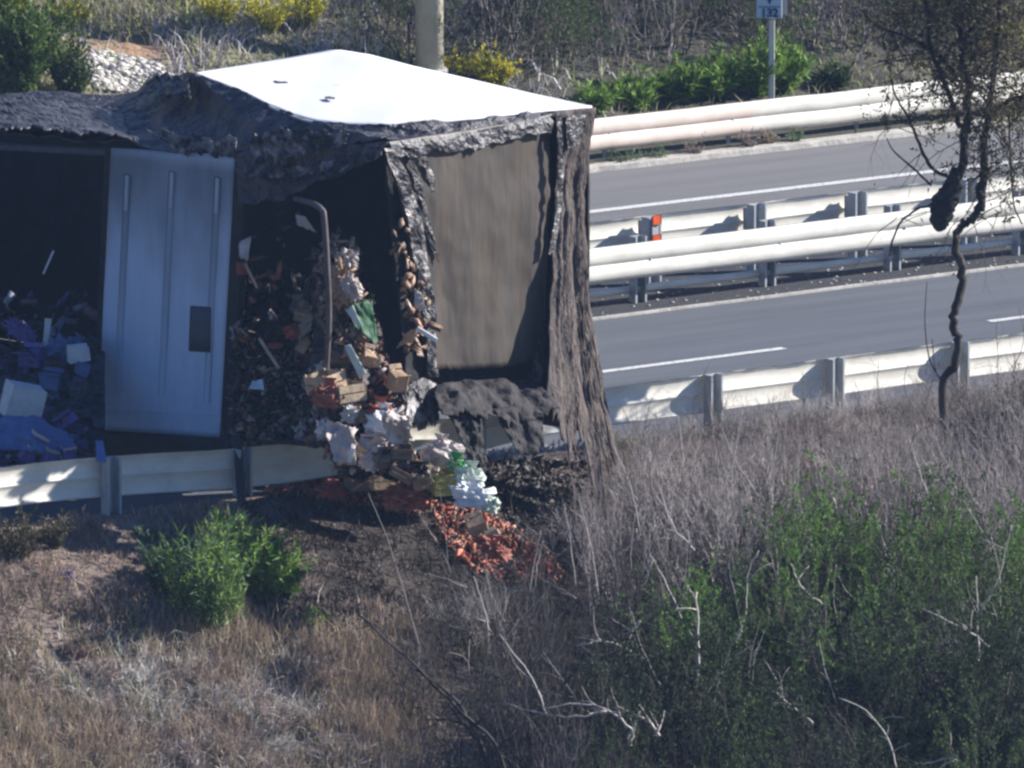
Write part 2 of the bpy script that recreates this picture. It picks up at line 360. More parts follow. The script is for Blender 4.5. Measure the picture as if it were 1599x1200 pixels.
# reflector on the post top
rf = thing('post_reflector', 'small reflector plate with two orange squares on the post of the central guardrail', 'reflector', atY(1016, 355, 5.9))
rp = W(UM2 + 0.16 + 0.075, s_at(UM2 + .16, 0.5, 1018) - .01, 0)
rf.location = (*rp[:2], 0.47)
part('plate', box_me('plate', (*rp[:2], 0.50), RA, (0.045, 0.006, 0.13)), M_post, rf)
for zc in (0.605, 0.43): part('orange_square', box_me('sq', (rp[0] + N[0] * .016, rp[1] + N[1] * .016, zc), RA, (0.05, 0.006, 0.042)), M_orange, rf)
pf = [s_at(UF - 0.1, 0.1, x) for x in (540, 740, 940, 1133, 1333, 1530, 1720)]
rail('far guardrail below the scrub bank with one rust pink stained section', UF, 0.15, 1, -1, pf, 0.4, s_at(UF, .2, 950 + 200) - 8.0, pf[-1] + 10, 4.0, 0.012, False, 's', 0.022, 11, stained=1)
# thin air between the long lens and the road
hz = bpy.data.materials.new('haze_air'); hz.use_nodes = True; hn = hz.node_tree; hn.nodes.remove(hn.nodes['Principled BSDF'])
pv = hn.nodes.new('ShaderNodeVolumePrincipled'); pv.inputs['Color'].default_value = (0.4, 0.6, 1.0, 1); pv.inputs['Density'].default_value = 0.00035; pv.inputs['Anisotropy'].default_value = 0.0
hn.links.new(pv.outputs[0], hn.nodes['Material Output'].inputs['Volume'])
v = [(x, y, z) for z in (-16, 24) for x, y in ((-330, -330), (330, -330), (330, 330), (-330, 330))]
link('haze', pyd('haze', v, [(3, 2, 1, 0), (4, 5, 6, 7), (0, 1, 5, 4), (1, 2, 6, 5), (2, 3, 7, 6), (3, 0, 4, 7)]), hz, kind='stuff')

# ------------------------------------------------------------------ burnt truck wreck
atY_ = atY
def atY(px, py, y): return atY_(px, py, y - 0.25)
def side_y(px): return -5.6 + (600 - px) * 0.0048
def rear_y(px): return -5.6 + (px - 600) * 0.0052
def far_y(px): return -3.9 + (925 - px) * 0.0048
def PL(pts, yf=None, dy=0.0):
    return [atY(p[0], p[1], (p[2] if len(p) > 2 else yf(p[0])) + dy) for p in pts]
def resample(pts, n):
    pts = np.asarray(pts, float); d = np.r_[0, np.cumsum(np.linalg.norm(np.diff(pts, axis=0), axis=1))]; t = np.linspace(0, d[-1], n)
    return np.stack([np.interp(t, d, pts[:, k]) for k in range(3)], 1)
def patch(name, top, bot, nu, nv, m, parent=None, amp=0.02, freq=5.0, seed=0, rag=0.0, ragtop=0.0, sag=0.0, th=0.006, dirn=(-.4, -.9, 0.3), folds=None, holes=0.0, mid=None, **props):
    top = resample(top, nu + 1); bot = resample(bot, nu + 1); V = []; dn = np.array(dirn) / np.linalg.norm(dirn)
    if mid is not None: mid = resample(mid, nu + 1)
    rng = np.random.default_rng(seed); rr = [rag * (fbm(i * .13 * 40 / nu, seed, 1) * 1.0 + .8 * fbm(i * .6 * 40 / nu, seed, 3)) for i in range(nu + 1)]
    rt = [ragtop * (fbm(i * .2, seed + 5, 1) + .6 * fbm(i * .8, seed, 8)) for i in range(nu + 1)]
    for j in range(nv + 1):
        for i in range(nu + 1):
            t = j / nv; t = t * (1 + rr[i]) + rt[i] * (1 - t)
            if mid is not None: p = top[i] * (1 - t) ** 2 + (2 * mid[i] - .5 * top[i] - .5 * bot[i]) * 2 * t * (1 - t) + bot[i] * t * t
            else: p = top[i] * (1 - t) + bot[i] * t
            q = p * freq; e = amp * (noise.fractal(Vector(q) + Vector((seed * 7.3, 0, 0)), .8, 2.2, 5) * 1.2)
            edge = 1.0 if ragtop else min(1, j / 1.5)
            rdg = amp * .9 * (1 - 2 * abs(noise.noise(Vector(q * .6) + Vector((0, seed, 0)))))
            d = dn * (e + rdg) * edge
            if folds: d = d + dn * folds[0] * math.sin(i / nu * folds[1] * 2 * math.pi + 4.0 * fbm(i / nu * 2, t * .7, seed)) * min(1, t * 1.5 + folds[2])
            p = p + d; p[2] -= sag * 4 * (i / nu) * (1 - i / nu) * t
            V.append(p)
    w_ = nu + 1; Q = []
    for j in range(nv):
        for i in range(nu):
            a = j * w_ + i
            if holes and noise.noise(Vector(V[a]) * freq * .7 + Vector((3, seed, 1))) > holes: continue
            Q.append((a, a + 1, a + w_ + 1, a + w_))
    me = pyd(name, V, Q, m not in (M_char, M_charfoil)); o = part(name, me, m, parent, **props) if parent else link(name, me, m, **props)
    if th:
        so_ = o.modifiers.new('thickness', 'SOLIDIFY'); so_.thickness = th; so_.offset = 0
    return o
truck = thing('burnt_truck_trailer', 'burnt out box truck trailer with a white roof piece and charred sides, spilling cargo', 'truck', W(-1.5, s_at(-1.5, 0, 400), 0))
zf = atY(250, 676, side_y(250))[2] + .1; zr = atY(640, 634, side_y(640))[2]
for a_, b_, z_ in ((-260, 392, zf), (392, 560, zr)):
    fl = [atY(a_, 600, side_y(a_)), atY(min(b_, 640), 600, side_y(min(b_, 640)))] + ([atY(925, 600, far_y(925))] if b_ > 700 else []) + [atY(min(b_, 480), 600, far_y(min(b_, 480))), atY(a_, 600, far_y(a_))]
    n_ = len(fl); V = [(q[0], q[1], z_ - .1) for q in fl] + [(q[0], q[1], z_ - .18) for q in fl]
    part('floor_deck', pyd('floor_deck', V, [tuple(range(n_)), tuple(range(2 * n_ - 1, n_ - 1, -1))] + [(i, i + n_, (i + 1) % n_ + n_, (i + 1) % n_) for i in range(n_)]), M_black, truck)
# far side wall, charred through towards the left
ft = [(-260, 170), (0, 168), (180, 166), (240, 150), (300, 140), (420, 120), (525, 92), (700, 128), (920, 174)]
ftp = PL(ft, far_y); fbp = [np.array([p[0], p[1], zf - .1]) for p in ftp]
patch('far_wall', ftp, fbp, 60, 16, M_black, truck, amp=0.02, freq=2, th=0.03, seed=3)
bk = [atY(-240, 215, side_y(-240)), atY(-200, 175, far_y(-200))]
patch('front_bulkhead', bk, [np.array([p[0], p[1], zf - .1]) for p in bk], 8, 8, M_black, truck, amp=.01, th=.03)
# white roof sheet
edge = [(305, 117, -3.05), (340, 128, -3.3), (375, 143, -3.65), (420, 166, -4.1), (455, 181, -4.45), (490, 191, -4.7), (540, 197, -4.85), (600, 198, -4.95), (680, 193, -4.8), (740, 188, -4.65), (800, 180, -4.4), (870, 174, -4.1), (925, 169, -3.9)]
def on(p, y): return atY(p[0], p[1], y)
rt_top = [on((305, 115), -3.05), on((360, 106), -2.7), on((440, 93), -2.35), on((512, 80), -1.97), on((530, 79), -1.95), on((580, 87), -2.2), on((640, 103), -2.5), on((740, 126), -3.0), on((830, 147), -3.45), on((925, 167), -3.88)]
roof = patch('roof_sheet', rt_top, PL(edge), 90, 20, M_roof, truck, amp=0.006, freq=1.6, th=0.012, dirn=(0, 0, 1), seed=2)
for k, (x0, y0, x1, y1, dy_) in enumerate([(428, 129, 452, 133, 0), (508, 154, 524, 156, 0)]):
    yy = -3.4 + (x0 - 430) * -0.006
    def rz(px, py):
        # lift onto the sheet: ray against the sheet vertices
        d = ray(px, py); best = None; me = roof.data
        for v in me.vertices:
            qx, qy = proj(v.co); e = (qx - px) ** 2 + (qy - py) ** 2
            if best is None or e < best[0]: best = (e, v.co.y, v.co.z)
        return C0 + d * ((best[1] - .02 - C0[1]) / d[1])
    a, b = rz(x0, y0), rz(x1, y1); c = (a + b) / 2; c[2] += .012
    rng = np.random.default_rng(k); nP = 18; Vp = []
    for i in range(nP):
        t = 2 * math.pi * i / nP; q = (b - a) / 2 * math.cos(t) * (1 + rng.uniform(-.3, .2)) + np.array([.015, .04, 0.0]) * math.sin(t) * rng.uniform(.2, 1.2); Vp.append(c + q + np.array([0, 0, .004]))
    Vp += [p - np.array([0, 0, .01]) for p in Vp]
    part('scorch_flake', pyd('scorch_flake', Vp, [tuple(range(nP)), tuple(range(2 * nP - 1, nP - 1, -1))] + [(i, (i + 1) % nP, nP + (i + 1) % nP, nP + i) for i in range(nP)]), M_tube, truck)
# curled strip along the roof sheet's burnt edge
part('roof_edge_strip', tube_path('strip', smooth_path([p + np.array([0, -.01, .0]) for p in PL(edge[:7])], 4), [.011] * 25, 6, .3), M_ribm, truck)
# burnt roof skin to the left and along the sides
tt = [(-60, 152, .5), (0, 150, .2), (60, 143, 0), (110, 147, -.4), (180, 150, -.8), (215, 143, -1.1), (240, 122, -1.5), (270, 119, -2.1), (305, 114, -3.03)] + [(a, b - 1 + (5 if a > 700 else 0), c) for a, b, c in edge[1:]]
tb = [(-60, 215), (0, 212), (160, 222), (200, 222), (240, 232), (300, 238), (372, 240), (430, 238), (480, 232), (540, 226), (600, 222)]
tbp = PL(tb, side_y, -.03) + PL([(680, 225), (760, 210), (860, 186), (928, 180)], rear_y, -.04)
patch('burnt_roof_skin', PL(tt), tbp, 260, 64, M_char, truck, amp=0.03, freq=4.5, seed=5, rag=0.05, dirn=(-.2, -.5, .8), th=.01)
patch('burnt_skin_curl', PL([(-40, 158, -.2), (60, 154, -1.2), (140, 168, -1.8), (190, 172, -2.2)]), PL([(-40, 205, -2.8), (60, 200, -3.3), (140, 208, -3.8), (205, 216, -3.8)]), 50, 16, M_char, truck, amp=0.05, freq=7, seed=8, rag=.15, ragtop=.2, th=.012)
patch('burnt_skin_curl', PL([(235, 128, -1.9), (262, 118, -2.4), (296, 121, -3.0)]), PL([(235, 150, -2.7), (265, 148, -3.1), (300, 152, -3.5)]), 26, 12, M_char, truck, amp=0.05, freq=7, seed=9, rag=.3, ragtop=.3, th=.012)
patch('foil_flap', PL([(392, 222), (430, 200), (490, 205), (545, 208)], side_y, -.16), PL([(395, 258), (440, 256), (480, 244), (540, 226)], side_y, -.2), 40, 14, M_charfoil, truck, amp=.025, freq=13, seed=4, rag=.2, ragtop=.2)
patch('foil_flap', PL([(235, 206), (300, 214), (370, 216)], side_y, -.05), PL([(280, 238), (330, 244), (372, 244)], side_y, -.1), 30, 8, M_charfoil, truck, amp=.025, freq=11, seed=14, rag=.4, ragtop=.4)
# sagging charred canvas over the middle opening
patch('sagging_canvas', PL([(372, 236), (440, 236), (520, 230), (606, 222)], side_y, -.02), PL([(374, 318), (430, 314), (470, 300), (520, 280), (560, 262), (612, 228)], side_y, -.12), 70, 20, M_char, truck, amp=.045, freq=6, seed=21, rag=.08, th=.008)
patch('sagging_canvas', PL([(380, 262), (450, 262), (540, 248), (600, 236)], side_y, -.14), PL([(385, 276), (450, 280), (540, 266), (600, 244)], side_y, -.2), 50, 6, M_charfoil, truck, amp=.03, freq=9, seed=22, rag=.3, ragtop=.5)
# top rail and frame posts of the open side
def bar(name, a, b, hw, hd, m, ya=None, yb=None, par=truck, bev=.006):
    A = atY(a[0], a[1], ya); B = atY(b[0], b[1], yb); d = B - A; L = np.linalg.norm(d); d = d / L; q = np.array([0, 1., 0]) if abs(d[1]) < .8 else np.array([0, 0, 1.]); x = np.cross(d, q); x /= np.linalg.norm(x); y = np.cross(d, x)
    return part(name, box_me(name, (A + B) / 2, [x, y, d], (hw, hd, L / 2), bev), m, par)
bar('top_rail', (-60, 226), (172, 238), .028, .03, M_vent, side_y(-60) - .01, side_y(172) - .01)
bar('top_rail', (172, 233), (380, 243), .02, .03, M_frame, side_y(172) - .02, side_y(380) - .02)
bar('frame_post', (172, 225), (150, 705), .036, .05, M_frame, side_y(170), side_y(150))
bar('frame_post', (378, 236), (352, 720), .05, .05, M_frame, side_y(378) + .02, side_y(352))
bar('frame_post', (386, 250), (366, 700), .035, .05, M_frame, side_y(386) + .12, side_y(366) + .08)
bar('bottom_rail', (-60, 680), (372, 692), .05, .05, M_frame, side_y(-60), side_y(390))
bar('frame_post', (372, 690), (380, 830), .035, .04, M_frame, side_y(372) - .8, side_y(380) - 1.3)
# side panel with ribs
def quad_panel(name, c, yf, th, m, par, nu=10, nv=16, amp=.003):
    tl, tr, br, bl = [atY(p[0], p[1], yf(p[0])) for p in c]
    return patch(name, [tl, tr], [bl, br], nu, nv, m, par, amp=amp, freq=2, th=th, dirn=(-.7, -.7, 0))
pan = quad_panel('side_panel', [(176, 231), (369, 243), (346, 683), (155, 671)], lambda x: side_y(x) - .06, .03, M_panel, truck, 30, 50)
def soot(o, z0=None, z1=None):
    me = o.data; n = len(me.vertices); co_ = np.zeros(n * 3); me.vertices.foreach_get('co', co_); co_ = co_.reshape(-1, 3); zt = PZ[1] if z1 is None else z1; zb = PZ[0]
    t = np.ones((n, 4)); k = (co_[:, 2] - zb) / (zt - zb)
    for i in range(n):
        q = .5 + .9 * fbm(co_[i, 0] * 2.2, k[i] * 1.5, 4); s_ = sstep(.5, .95, k[i] + .25 * (q - .5)); t[i, :3] = 1 - .68 * s_ * (1 - .75 * sstep(.93, .99, k[i]))
    at = me.color_attributes.new('tint', 'FLOAT_COLOR', 'POINT'); at.data.foreach_set('color', t.ravel().astype(np.float32))
PZ = (min(v.co.z for v in pan.data.vertices), max(v.co.z for v in pan.data.vertices))
def on_panel(u, v, off):
    t = np.array([176 + (369 - 176) * u, 231 + 12 * u]); b = np.array([155 + 191 * u, 671 + 12 * u]); q = t * (1 - v) + b * v
    return atY(q[0], q[1], side_y(q[0]) - .06 - off)
for u0, v0, v1 in ((.13, .09, .86), (.49, .07, .87), (.86, .08, .88)):
    a = on_panel(u0, v0, .03); b = on_panel(u0 + .005, v1, .03); d = (b - a); L = np.linalg.norm(d); d /= L; x = np.array([-.7, .7, 0]); x -= d * (x @ d); x /= np.linalg.norm(x)
    part('rib', box_me('rib', (a + b) / 2, [x, np.cross(d, x), d], (.035, .008, L / 2), .007), M_panel, pan)
    a2 = on_panel(u0, v0 + .005, .05); b2 = on_panel(u0, v0 + .13, .05)
    part('rib_strip', box_me('rib_strip', (a2 + b2) / 2, [x, np.cross(d, x), d], (.022, .004, np.linalg.norm(b2 - a2) / 2), .006), M_strip, pan)
a = on_panel(0, .875, .02); b = on_panel(1, .875, .02)
bar('kick_strip', (158, 652), (347, 664), .085, .008, M_panel, side_y(158) - .078, side_y(347) - .078)
for ch in [pan] + [c for c in pan.children if c.name.startswith('rib') and 'strip' not in c.name] + [c for c in truck.children if c.name.startswith('kick')]: soot(ch)
pl_ = [on_panel(.70, .545, .03), on_panel(.86, .545, .03), on_panel(.875, .70, .03), on_panel(.705, .70, .03)]
patch('placard', pl_[:2], [pl_[3], pl_[2]], 3, 3, M_vent, pan, amp=0, th=.012)
for a_, b_ in ((0, 1), (1, 2), (2, 3), (3, 0)):
    part('placard_edge', tube_path('placard_edge', [pl_[a_], pl_[b_]], [.008, .008], 6), M_vent, pan)
# bent grey tube frame standing in the middle opening
tp = [atY(462, 311, -5.4), atY(485, 317, -5.7), atY(502, 327, -6.05), atY(507, 345, -6.1), atY(512, 430, -6.1), atY(514, 500, -6.05), atY(510, 575, -6.0), atY(508, 640, -5.9)]
part('bent_tube', tube_path('bent_tube', smooth_path(tp, 4), [.024] * 29, 8), M_tube, truck)
# rear: sooted curtain, torn silver edge, hanging drapes
patch('rear_curtain', PL([(606, 222), (700, 208), (800, 192), (862, 178)], rear_y, -.01), PL([(676, 577), (740, 577), (800, 571), (848, 560)], rear_y, .0), 80, 40, M_curt, truck, amp=.012, freq=1.6, seed=31, rag=.008, folds=(.005, 4, .3), dirn=(.7, -.7, 0), th=.008)
patch('curtain_hem', PL([(608, 222), (700, 212), (800, 194), (862, 180)], rear_y, -.05), PL([(612, 246), (700, 238), (800, 218), (858, 204)], rear_y, -.06), 60, 5, M_char, truck, amp=.02, freq=7, seed=35, rag=.3, dirn=(.7, -.7, 0))
patch('torn_edge', PL([(600, 232), (610, 232), (618, 236)], rear_y, -.08), PL([(668, 590), (676, 590), (682, 588)], rear_y, -.05), 10, 60, M_charfoil, truck, amp=.022, freq=5, seed=33, dirn=(.7, -.7, 0), mid=PL([(644, 390), (655, 385), (664, 380)], rear_y, -.08))
patch('torn_edge', PL([(600, 250), (625, 250)], rear_y, .02), PL([(640, 640), (672, 600)], rear_y, .0), 10, 50, M_black, truck, amp=.03, freq=8, seed=36, mid=PL([(618, 420), (652, 420)], rear_y, .02))
for (a, b, c, d, e, g, sd) in ((632, 238, 652, 300, 676, 395, 1), (656, 245, 668, 275, 674, 300, 2)):
    patch('curtain_tear', PL([(a, b), (a + 7, b)], rear_y, -.035), PL([(e, g), (e + 5, g)], rear_y, -.03), 4, 26, M_charfoil if sd == 2 else M_char, truck, amp=.012, freq=12, seed=sd, dirn=(.7, -.7, 0), mid=PL([(c, d), (c + 8, d)], rear_y, -.04))
patch('curtain_tear', PL([(640, 300), (652, 300)], rear_y, -.03), PL([(676, 400), (686, 400)], rear_y, -.03), 5, 20, M_black, truck, amp=.01, freq=12, seed=7, rag=.2, dirn=(.7, -.7, 0))
# black gap and rear frame between curtain and drape
patch('rear_frame_side', PL([(846, 178), (884, 174)], rear_y, .03), PL([(826, 600), (900, 640)], rear_y, .06), 8, 30, M_black, truck, amp=.02, freq=4, seed=40, dirn=(.7, -.7, 0))
patch('rear_drape', PL([(872, 174), (900, 171), (930, 168)], rear_y, -.07), PL([(856, 640), (890, 690), (925, 715), (968, 722)], rear_y, -.5), 60, 80, M_drape, truck, amp=.02, freq=4.5, seed=41, rag=.14, folds=(.014, 2.5, .2), dirn=(.7, -.7, 0), mid=PL([(862, 400), (890, 400), (916, 400)], rear_y, -.1), th=.012)
patch('drape_fold', PL([(868, 176), (876, 174)], rear_y, -.1), PL([(856, 400), (866, 395)], rear_y, -.12), 5, 40, M_charfoil, truck, amp=.015, freq=12, seed=42, mid=PL([(872, 290), (880, 290)], rear_y, -.13))
patch('drape_fold', PL([(884, 180), (916, 180)], rear_y, -.13), PL([(886, 230), (906, 232)], rear_y, -.13), 14, 12, M_char, truck, amp=.03, freq=7, seed=44, rag=.3)
patch('drape_fold', PL([(846, 510), (856, 508)], rear_y, -.1), PL([(828, 600), (846, 596)], rear_y, -.12), 6, 24, M_charfoil, truck, amp=.02, freq=14, seed=43, rag=.1)
patch('torn_foil_strip', PL([(668, 590), (676, 588)], rear_y, -.05), PL([(680, 650), (684, 648)], rear_y, -.06), 3, 16, M_charfoil, truck, amp=.02, freq=14, seed=45)
patch('torn_foil_strip', PL([(826, 585), (832, 584)], rear_y, -.08), PL([(824, 625), (829, 625)], rear_y, -.1), 3, 16, M_charfoil, truck, amp=.02, freq=14, seed=46)
# black cavity below the curtain, rolled cloth lying over the rail
patch('underbody', PL([(640, 560), (740, 562), (870, 552)], rear_y, .14), PL([(640, 640), (740, 645), (900, 640)], rear_y, .3), 30, 12, M_black, truck, amp=.03, freq=4, seed=47)
patch('lower_drape', PL([(676, 610), (720, 596), (780, 592), (850, 602)], rear_y, -.02), PL([(690, 652), (750, 650), (800, 672), (872, 640)], rear_y, -.55), 60, 24, M_sooty, truck, amp=.05, freq=5, seed=48, rag=.15, dirn=(.3, -.5, .7), mid=PL([(680, 620), (740, 614), (790, 625), (865, 620)], rear_y, -.4))
patch('lower_drape', PL([(770, 640), (800, 634), (846, 640)], rear_y, -.5), PL([(806, 708), (830, 712), (850, 695)], rear_y, -.6), 30, 20, M_sooty, truck, amp=.04, freq=6, seed=49, rag=.15, dirn=(.3, -.9, .3))
patch('lower_drape', PL([(700, 648), (722, 642), (748, 648)], rear_y, -.45), PL([(738, 725), (748, 730), (760, 722)], rear_y, -.62), 24, 30, M_black, truck, amp=.04, freq=8, seed=50, rag=.12, dirn=(.3, -.9, .3))
patch('torn_edge', PL([(636, 600), (662, 590), (682, 600)], rear_y, -.15), PL([(630, 662), (656, 668), (690, 660)], rear_y, -.35), 26, 20, M_charfoil, truck, amp=.05, freq=7, seed=51, rag=.15)
patch('burnt_mat', [gp(770, 705), gp(960, 690)], [gp(740, 740), gp(960, 722)], 50, 10, M_char, truck, amp=.05, freq=6, seed=52, rag=.2, dirn=(0, -.3, 1), ragtop=.2)

# ------------------------------------------------------------------ spilled cargo
def blobmass(name, top, bot, nu, nv, m, parent=None, **k): return patch(name, top, bot, nu, nv, m, parent, **k)
heap = thing('cargo_heap', 'dark charred heap of loose rubbish filling the open middle of the truck', 'rubbish heap', atY(500, 700, -5.6))
def heap_y(x, y):
    t = sstep(455, 520, x); return (-4.45 - max(0, (y - 400)) / 340 * .75) * (1 - t) + t * (-4.9 - max(0, (y - 400)) / 340 * 1.1 - max(0, (x - 370)) / 300 * .4)
def bay_y(x, y): return -2.7 - max(0, y - 400) / 340 * 2.2
def relief(name, lo, hi, y0, y1, yf, m, parent, nu=90, nv=90, amp=.07, freq=7, seed=0):
    V = []; Q = []
    for j in range(nv + 1):
        py = y0 + (y1 - y0) * j / nv; a, b = lo(py), hi(py)
        for i in range(nu + 1):
            px = a + (b - a) * i / nu; q = atY(px, py, yf(px, py)); k = noise.cell(Vector((px * .055 + seed, py * .07, seed))) - .5
            q[1] += amp * (noise.fractal(Vector(q * freq), .8, 2.1, 5) + .8 * k); q[2] += amp * .7 * noise.noise(Vector(q * freq * 1.3)); V.append(q)
    w_ = nu + 1; Q = [(j * w_ + i, j * w_ + i + 1, (j + 1) * w_ + i + 1, (j + 1) * w_ + i) for j in range(nv) for i in range(nu)]
    return part(name, pyd(name, V, Q), m, parent)
M_heap = mat('heap_mass', (0.12, 0.085, 0.07), (0.012, 0.01, 0.01), 16, 0.7, bump=1, bscale=40, contrast=(.45, .7))
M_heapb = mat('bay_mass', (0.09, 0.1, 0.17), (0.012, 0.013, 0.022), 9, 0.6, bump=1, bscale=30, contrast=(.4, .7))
hl = lambda py: float(np.interp(py, [370, 420, 480, 560, 600, 690, 694, 745], [505, 490, 460, 380, 366, 362, 520, 540]))
hr = lambda py: float(np.interp(py, [370, 450, 550, 620, 650, 692, 705, 745], [550, 580, 604, 636, 626, 630, 655, 680]))
relief('heap_face', hl, hr, 368, 745, lambda x, y: heap_y(x, y) - .06, M_heap, heap, 90, 110, .08)
relief('heap_face', lambda y: 362, lambda y: 560, 430, 690, lambda x, y: -4.2 - (y - 430) / 260 * .9, M_heap, heap, 60, 60, .1, 5, 3)
heap2 = thing('cargo_heap', 'dark heap of blue and purple wrapped goods in the open left bay of the truck', 'rubbish heap', atY(60, 720, -4.6))
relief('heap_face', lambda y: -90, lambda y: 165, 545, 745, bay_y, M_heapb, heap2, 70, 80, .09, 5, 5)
PAL = {'mix': [(.5, .38, .28), (.55, .46, .38), (.45, .2, .12), (.4, .32, .27), (.2, .13, .1), (.12, .08, .06), (.45, .15, .09), (.42, .38, .36), (.07, .05, .05), (.05, .04, .04), (.25, .1, .07), (.1, .09, .09), (.04, .035, .035), (.06, .05, .045), (.15, .12, .1)],
       'red': [(.62, .16, .08), (.5, .11, .06), (.7, .3, .18), (.3, .08, .06), (.5, .3, .22), (.15, .07, .05)],
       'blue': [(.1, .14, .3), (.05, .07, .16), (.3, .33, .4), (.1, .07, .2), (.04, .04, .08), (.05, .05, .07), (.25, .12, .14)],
       'ash': [(.06, .055, .055), (.03, .026, .028), (.07, .06, .06), (.09, .08, .08), (.05, .045, .045), (.1, .08, .07)],
       'brown': [(.45, .3, .2), (.3, .2, .14), (.6, .45, .34), (.2, .12, .08), (.5, .28, .2), (.15, .1, .08)]}
def debris(name, label, pts, pal, size, seed, cat=None, flat=.5, **k):
    """many small crumpled fragments at 3D points"""
    rng = np.random.default_rng(seed); n = len(pts); V = []; Q = []; T = []
    base = np.array([[-1, -1, -1], [1, -1, -1], [1, 1, -1], [-1, 1, -1], [-1, -1, 1], [1, -1, 1], [1, 1, 1], [-1, 1, 1]], float)
    fc = np.array([(3, 2, 1, 0), (4, 5, 6, 7), (0, 1, 5, 4), (1, 2, 6, 5), (2, 3, 7, 6), (3, 0, 4, 7)])
    for i, p in enumerate(pts):
        q = rng.normal(size=(3, 3)); q, _ = np.linalg.qr(q); s = rng.uniform(*size); sc = np.array([s * rng.uniform(.7, 2.6), s * rng.uniform(.2, 1), s * rng.uniform(.04, flat)])
        b = (base * sc + rng.normal(size=(8, 3)) * s * .3) @ q
        V.append(b + p); Q.append(fc + 8 * i); c = np.array(PAL[pal][rng.integers(len(PAL[pal]))]) * rng.uniform(.7, 1.2); T.append(np.repeat([c], 8, 0))
    me = mesh_np(name, np.concatenate(V), quads=np.concatenate(Q), tint=np.concatenate(T)); return link(name, me, M_debris, kind='stuff', label=label, **k)
def cloud(poly, yf, n, seed, dyr=.12):
    """random points whose picture position falls in a polygon, at depth yf"""
    rng = np.random.default_rng(seed); poly = np.array(poly, float); lo = poly.min(0); hi = poly.max(0); out = []
    while len(out) < n:
        x, y = rng.uniform(lo, hi); ins = False; j = len(poly) - 1
        for i in range(len(poly)):
            if (poly[i][1] > y) != (poly[j][1] > y) and x < (poly[j][0] - poly[i][0]) * (y - poly[i][1]) / (poly[j][1] - poly[i][1]) + poly[i][0]: ins = not ins
            j = i
        if ins:
            out.append(gp(x, y) + np.array([0, -.01, .015]) if yf is None else atY(x, y, yf(x, y) + rng.uniform(-dyr, dyr)))
    return out
debris('loose_rubbish', 'loose charred wrappers, splinters and scraps tumbling from the truck opening', cloud([(365, 500), (420, 560), (500, 540), (560, 470), (600, 560), (628, 640), (632, 692), (680, 742), (530, 740), (500, 692), (364, 688), (362, 640)], lambda x, y: heap_y(x, y) - .1, 2300, 1, .05), 'mix', (.008, .03), 1, flat=.3)
debris('loose_rubbish', 'brown burnt paper and scraps heaped high in the truck opening', cloud([(495, 410), (525, 365), (555, 380), (560, 440), (575, 490), (560, 560), (520, 560), (500, 480)], lambda x, y: heap_y(x, y) - .22, 500, 2, .07), 'brown', (.01, .04), 2, flat=.3)
debris('loose_rubbish', 'dim scraps lodged deep in the dark opening', cloud([(375, 330), (480, 330), (500, 560), (375, 600)], lambda x, y: heap_y(x, y) + .1, 90, 3), 'mix', (.01, .035), 3)
debris('loose_rubbish', 'small torn scraps stuck along the torn curtain edge', cloud([(610, 330), (630, 330), (665, 460), (680, 530), (640, 560), (630, 440)], lambda x, y: rear_y(x) - .12, 50, 4, .05), 'brown', (.01, .035), 4)
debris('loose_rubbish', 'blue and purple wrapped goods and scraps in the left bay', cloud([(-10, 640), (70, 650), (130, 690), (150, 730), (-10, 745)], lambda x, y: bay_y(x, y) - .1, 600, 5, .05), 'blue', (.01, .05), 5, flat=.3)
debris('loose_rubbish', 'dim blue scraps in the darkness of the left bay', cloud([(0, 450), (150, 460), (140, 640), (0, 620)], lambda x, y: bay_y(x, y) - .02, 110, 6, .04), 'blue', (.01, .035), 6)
debris('spilled_carrots', 'spill of orange red produce on the bank below the guardrail', cloud([(395, 745), (560, 755), (650, 760), (670, 790), (650, 810), (560, 790), (420, 770)], None, 1300, 7), 'red', (.008, .024), 7)
debris('spilled_carrots', 'lower spill of orange red produce running down the bank', cloud([(670, 785), (770, 810), (850, 860), (885, 905), (780, 915), (710, 870), (680, 820)], None, 1300, 8), 'red', (.008, .024), 8)
debris('burnt_debris', 'ash and charred scraps scattered on the verge under the hanging drapes', cloud([(740, 720), (960, 715), (980, 760), (900, 830), (800, 830), (760, 770)], None, 700, 9), 'ash', (.005, .024), 9, flat=.3)

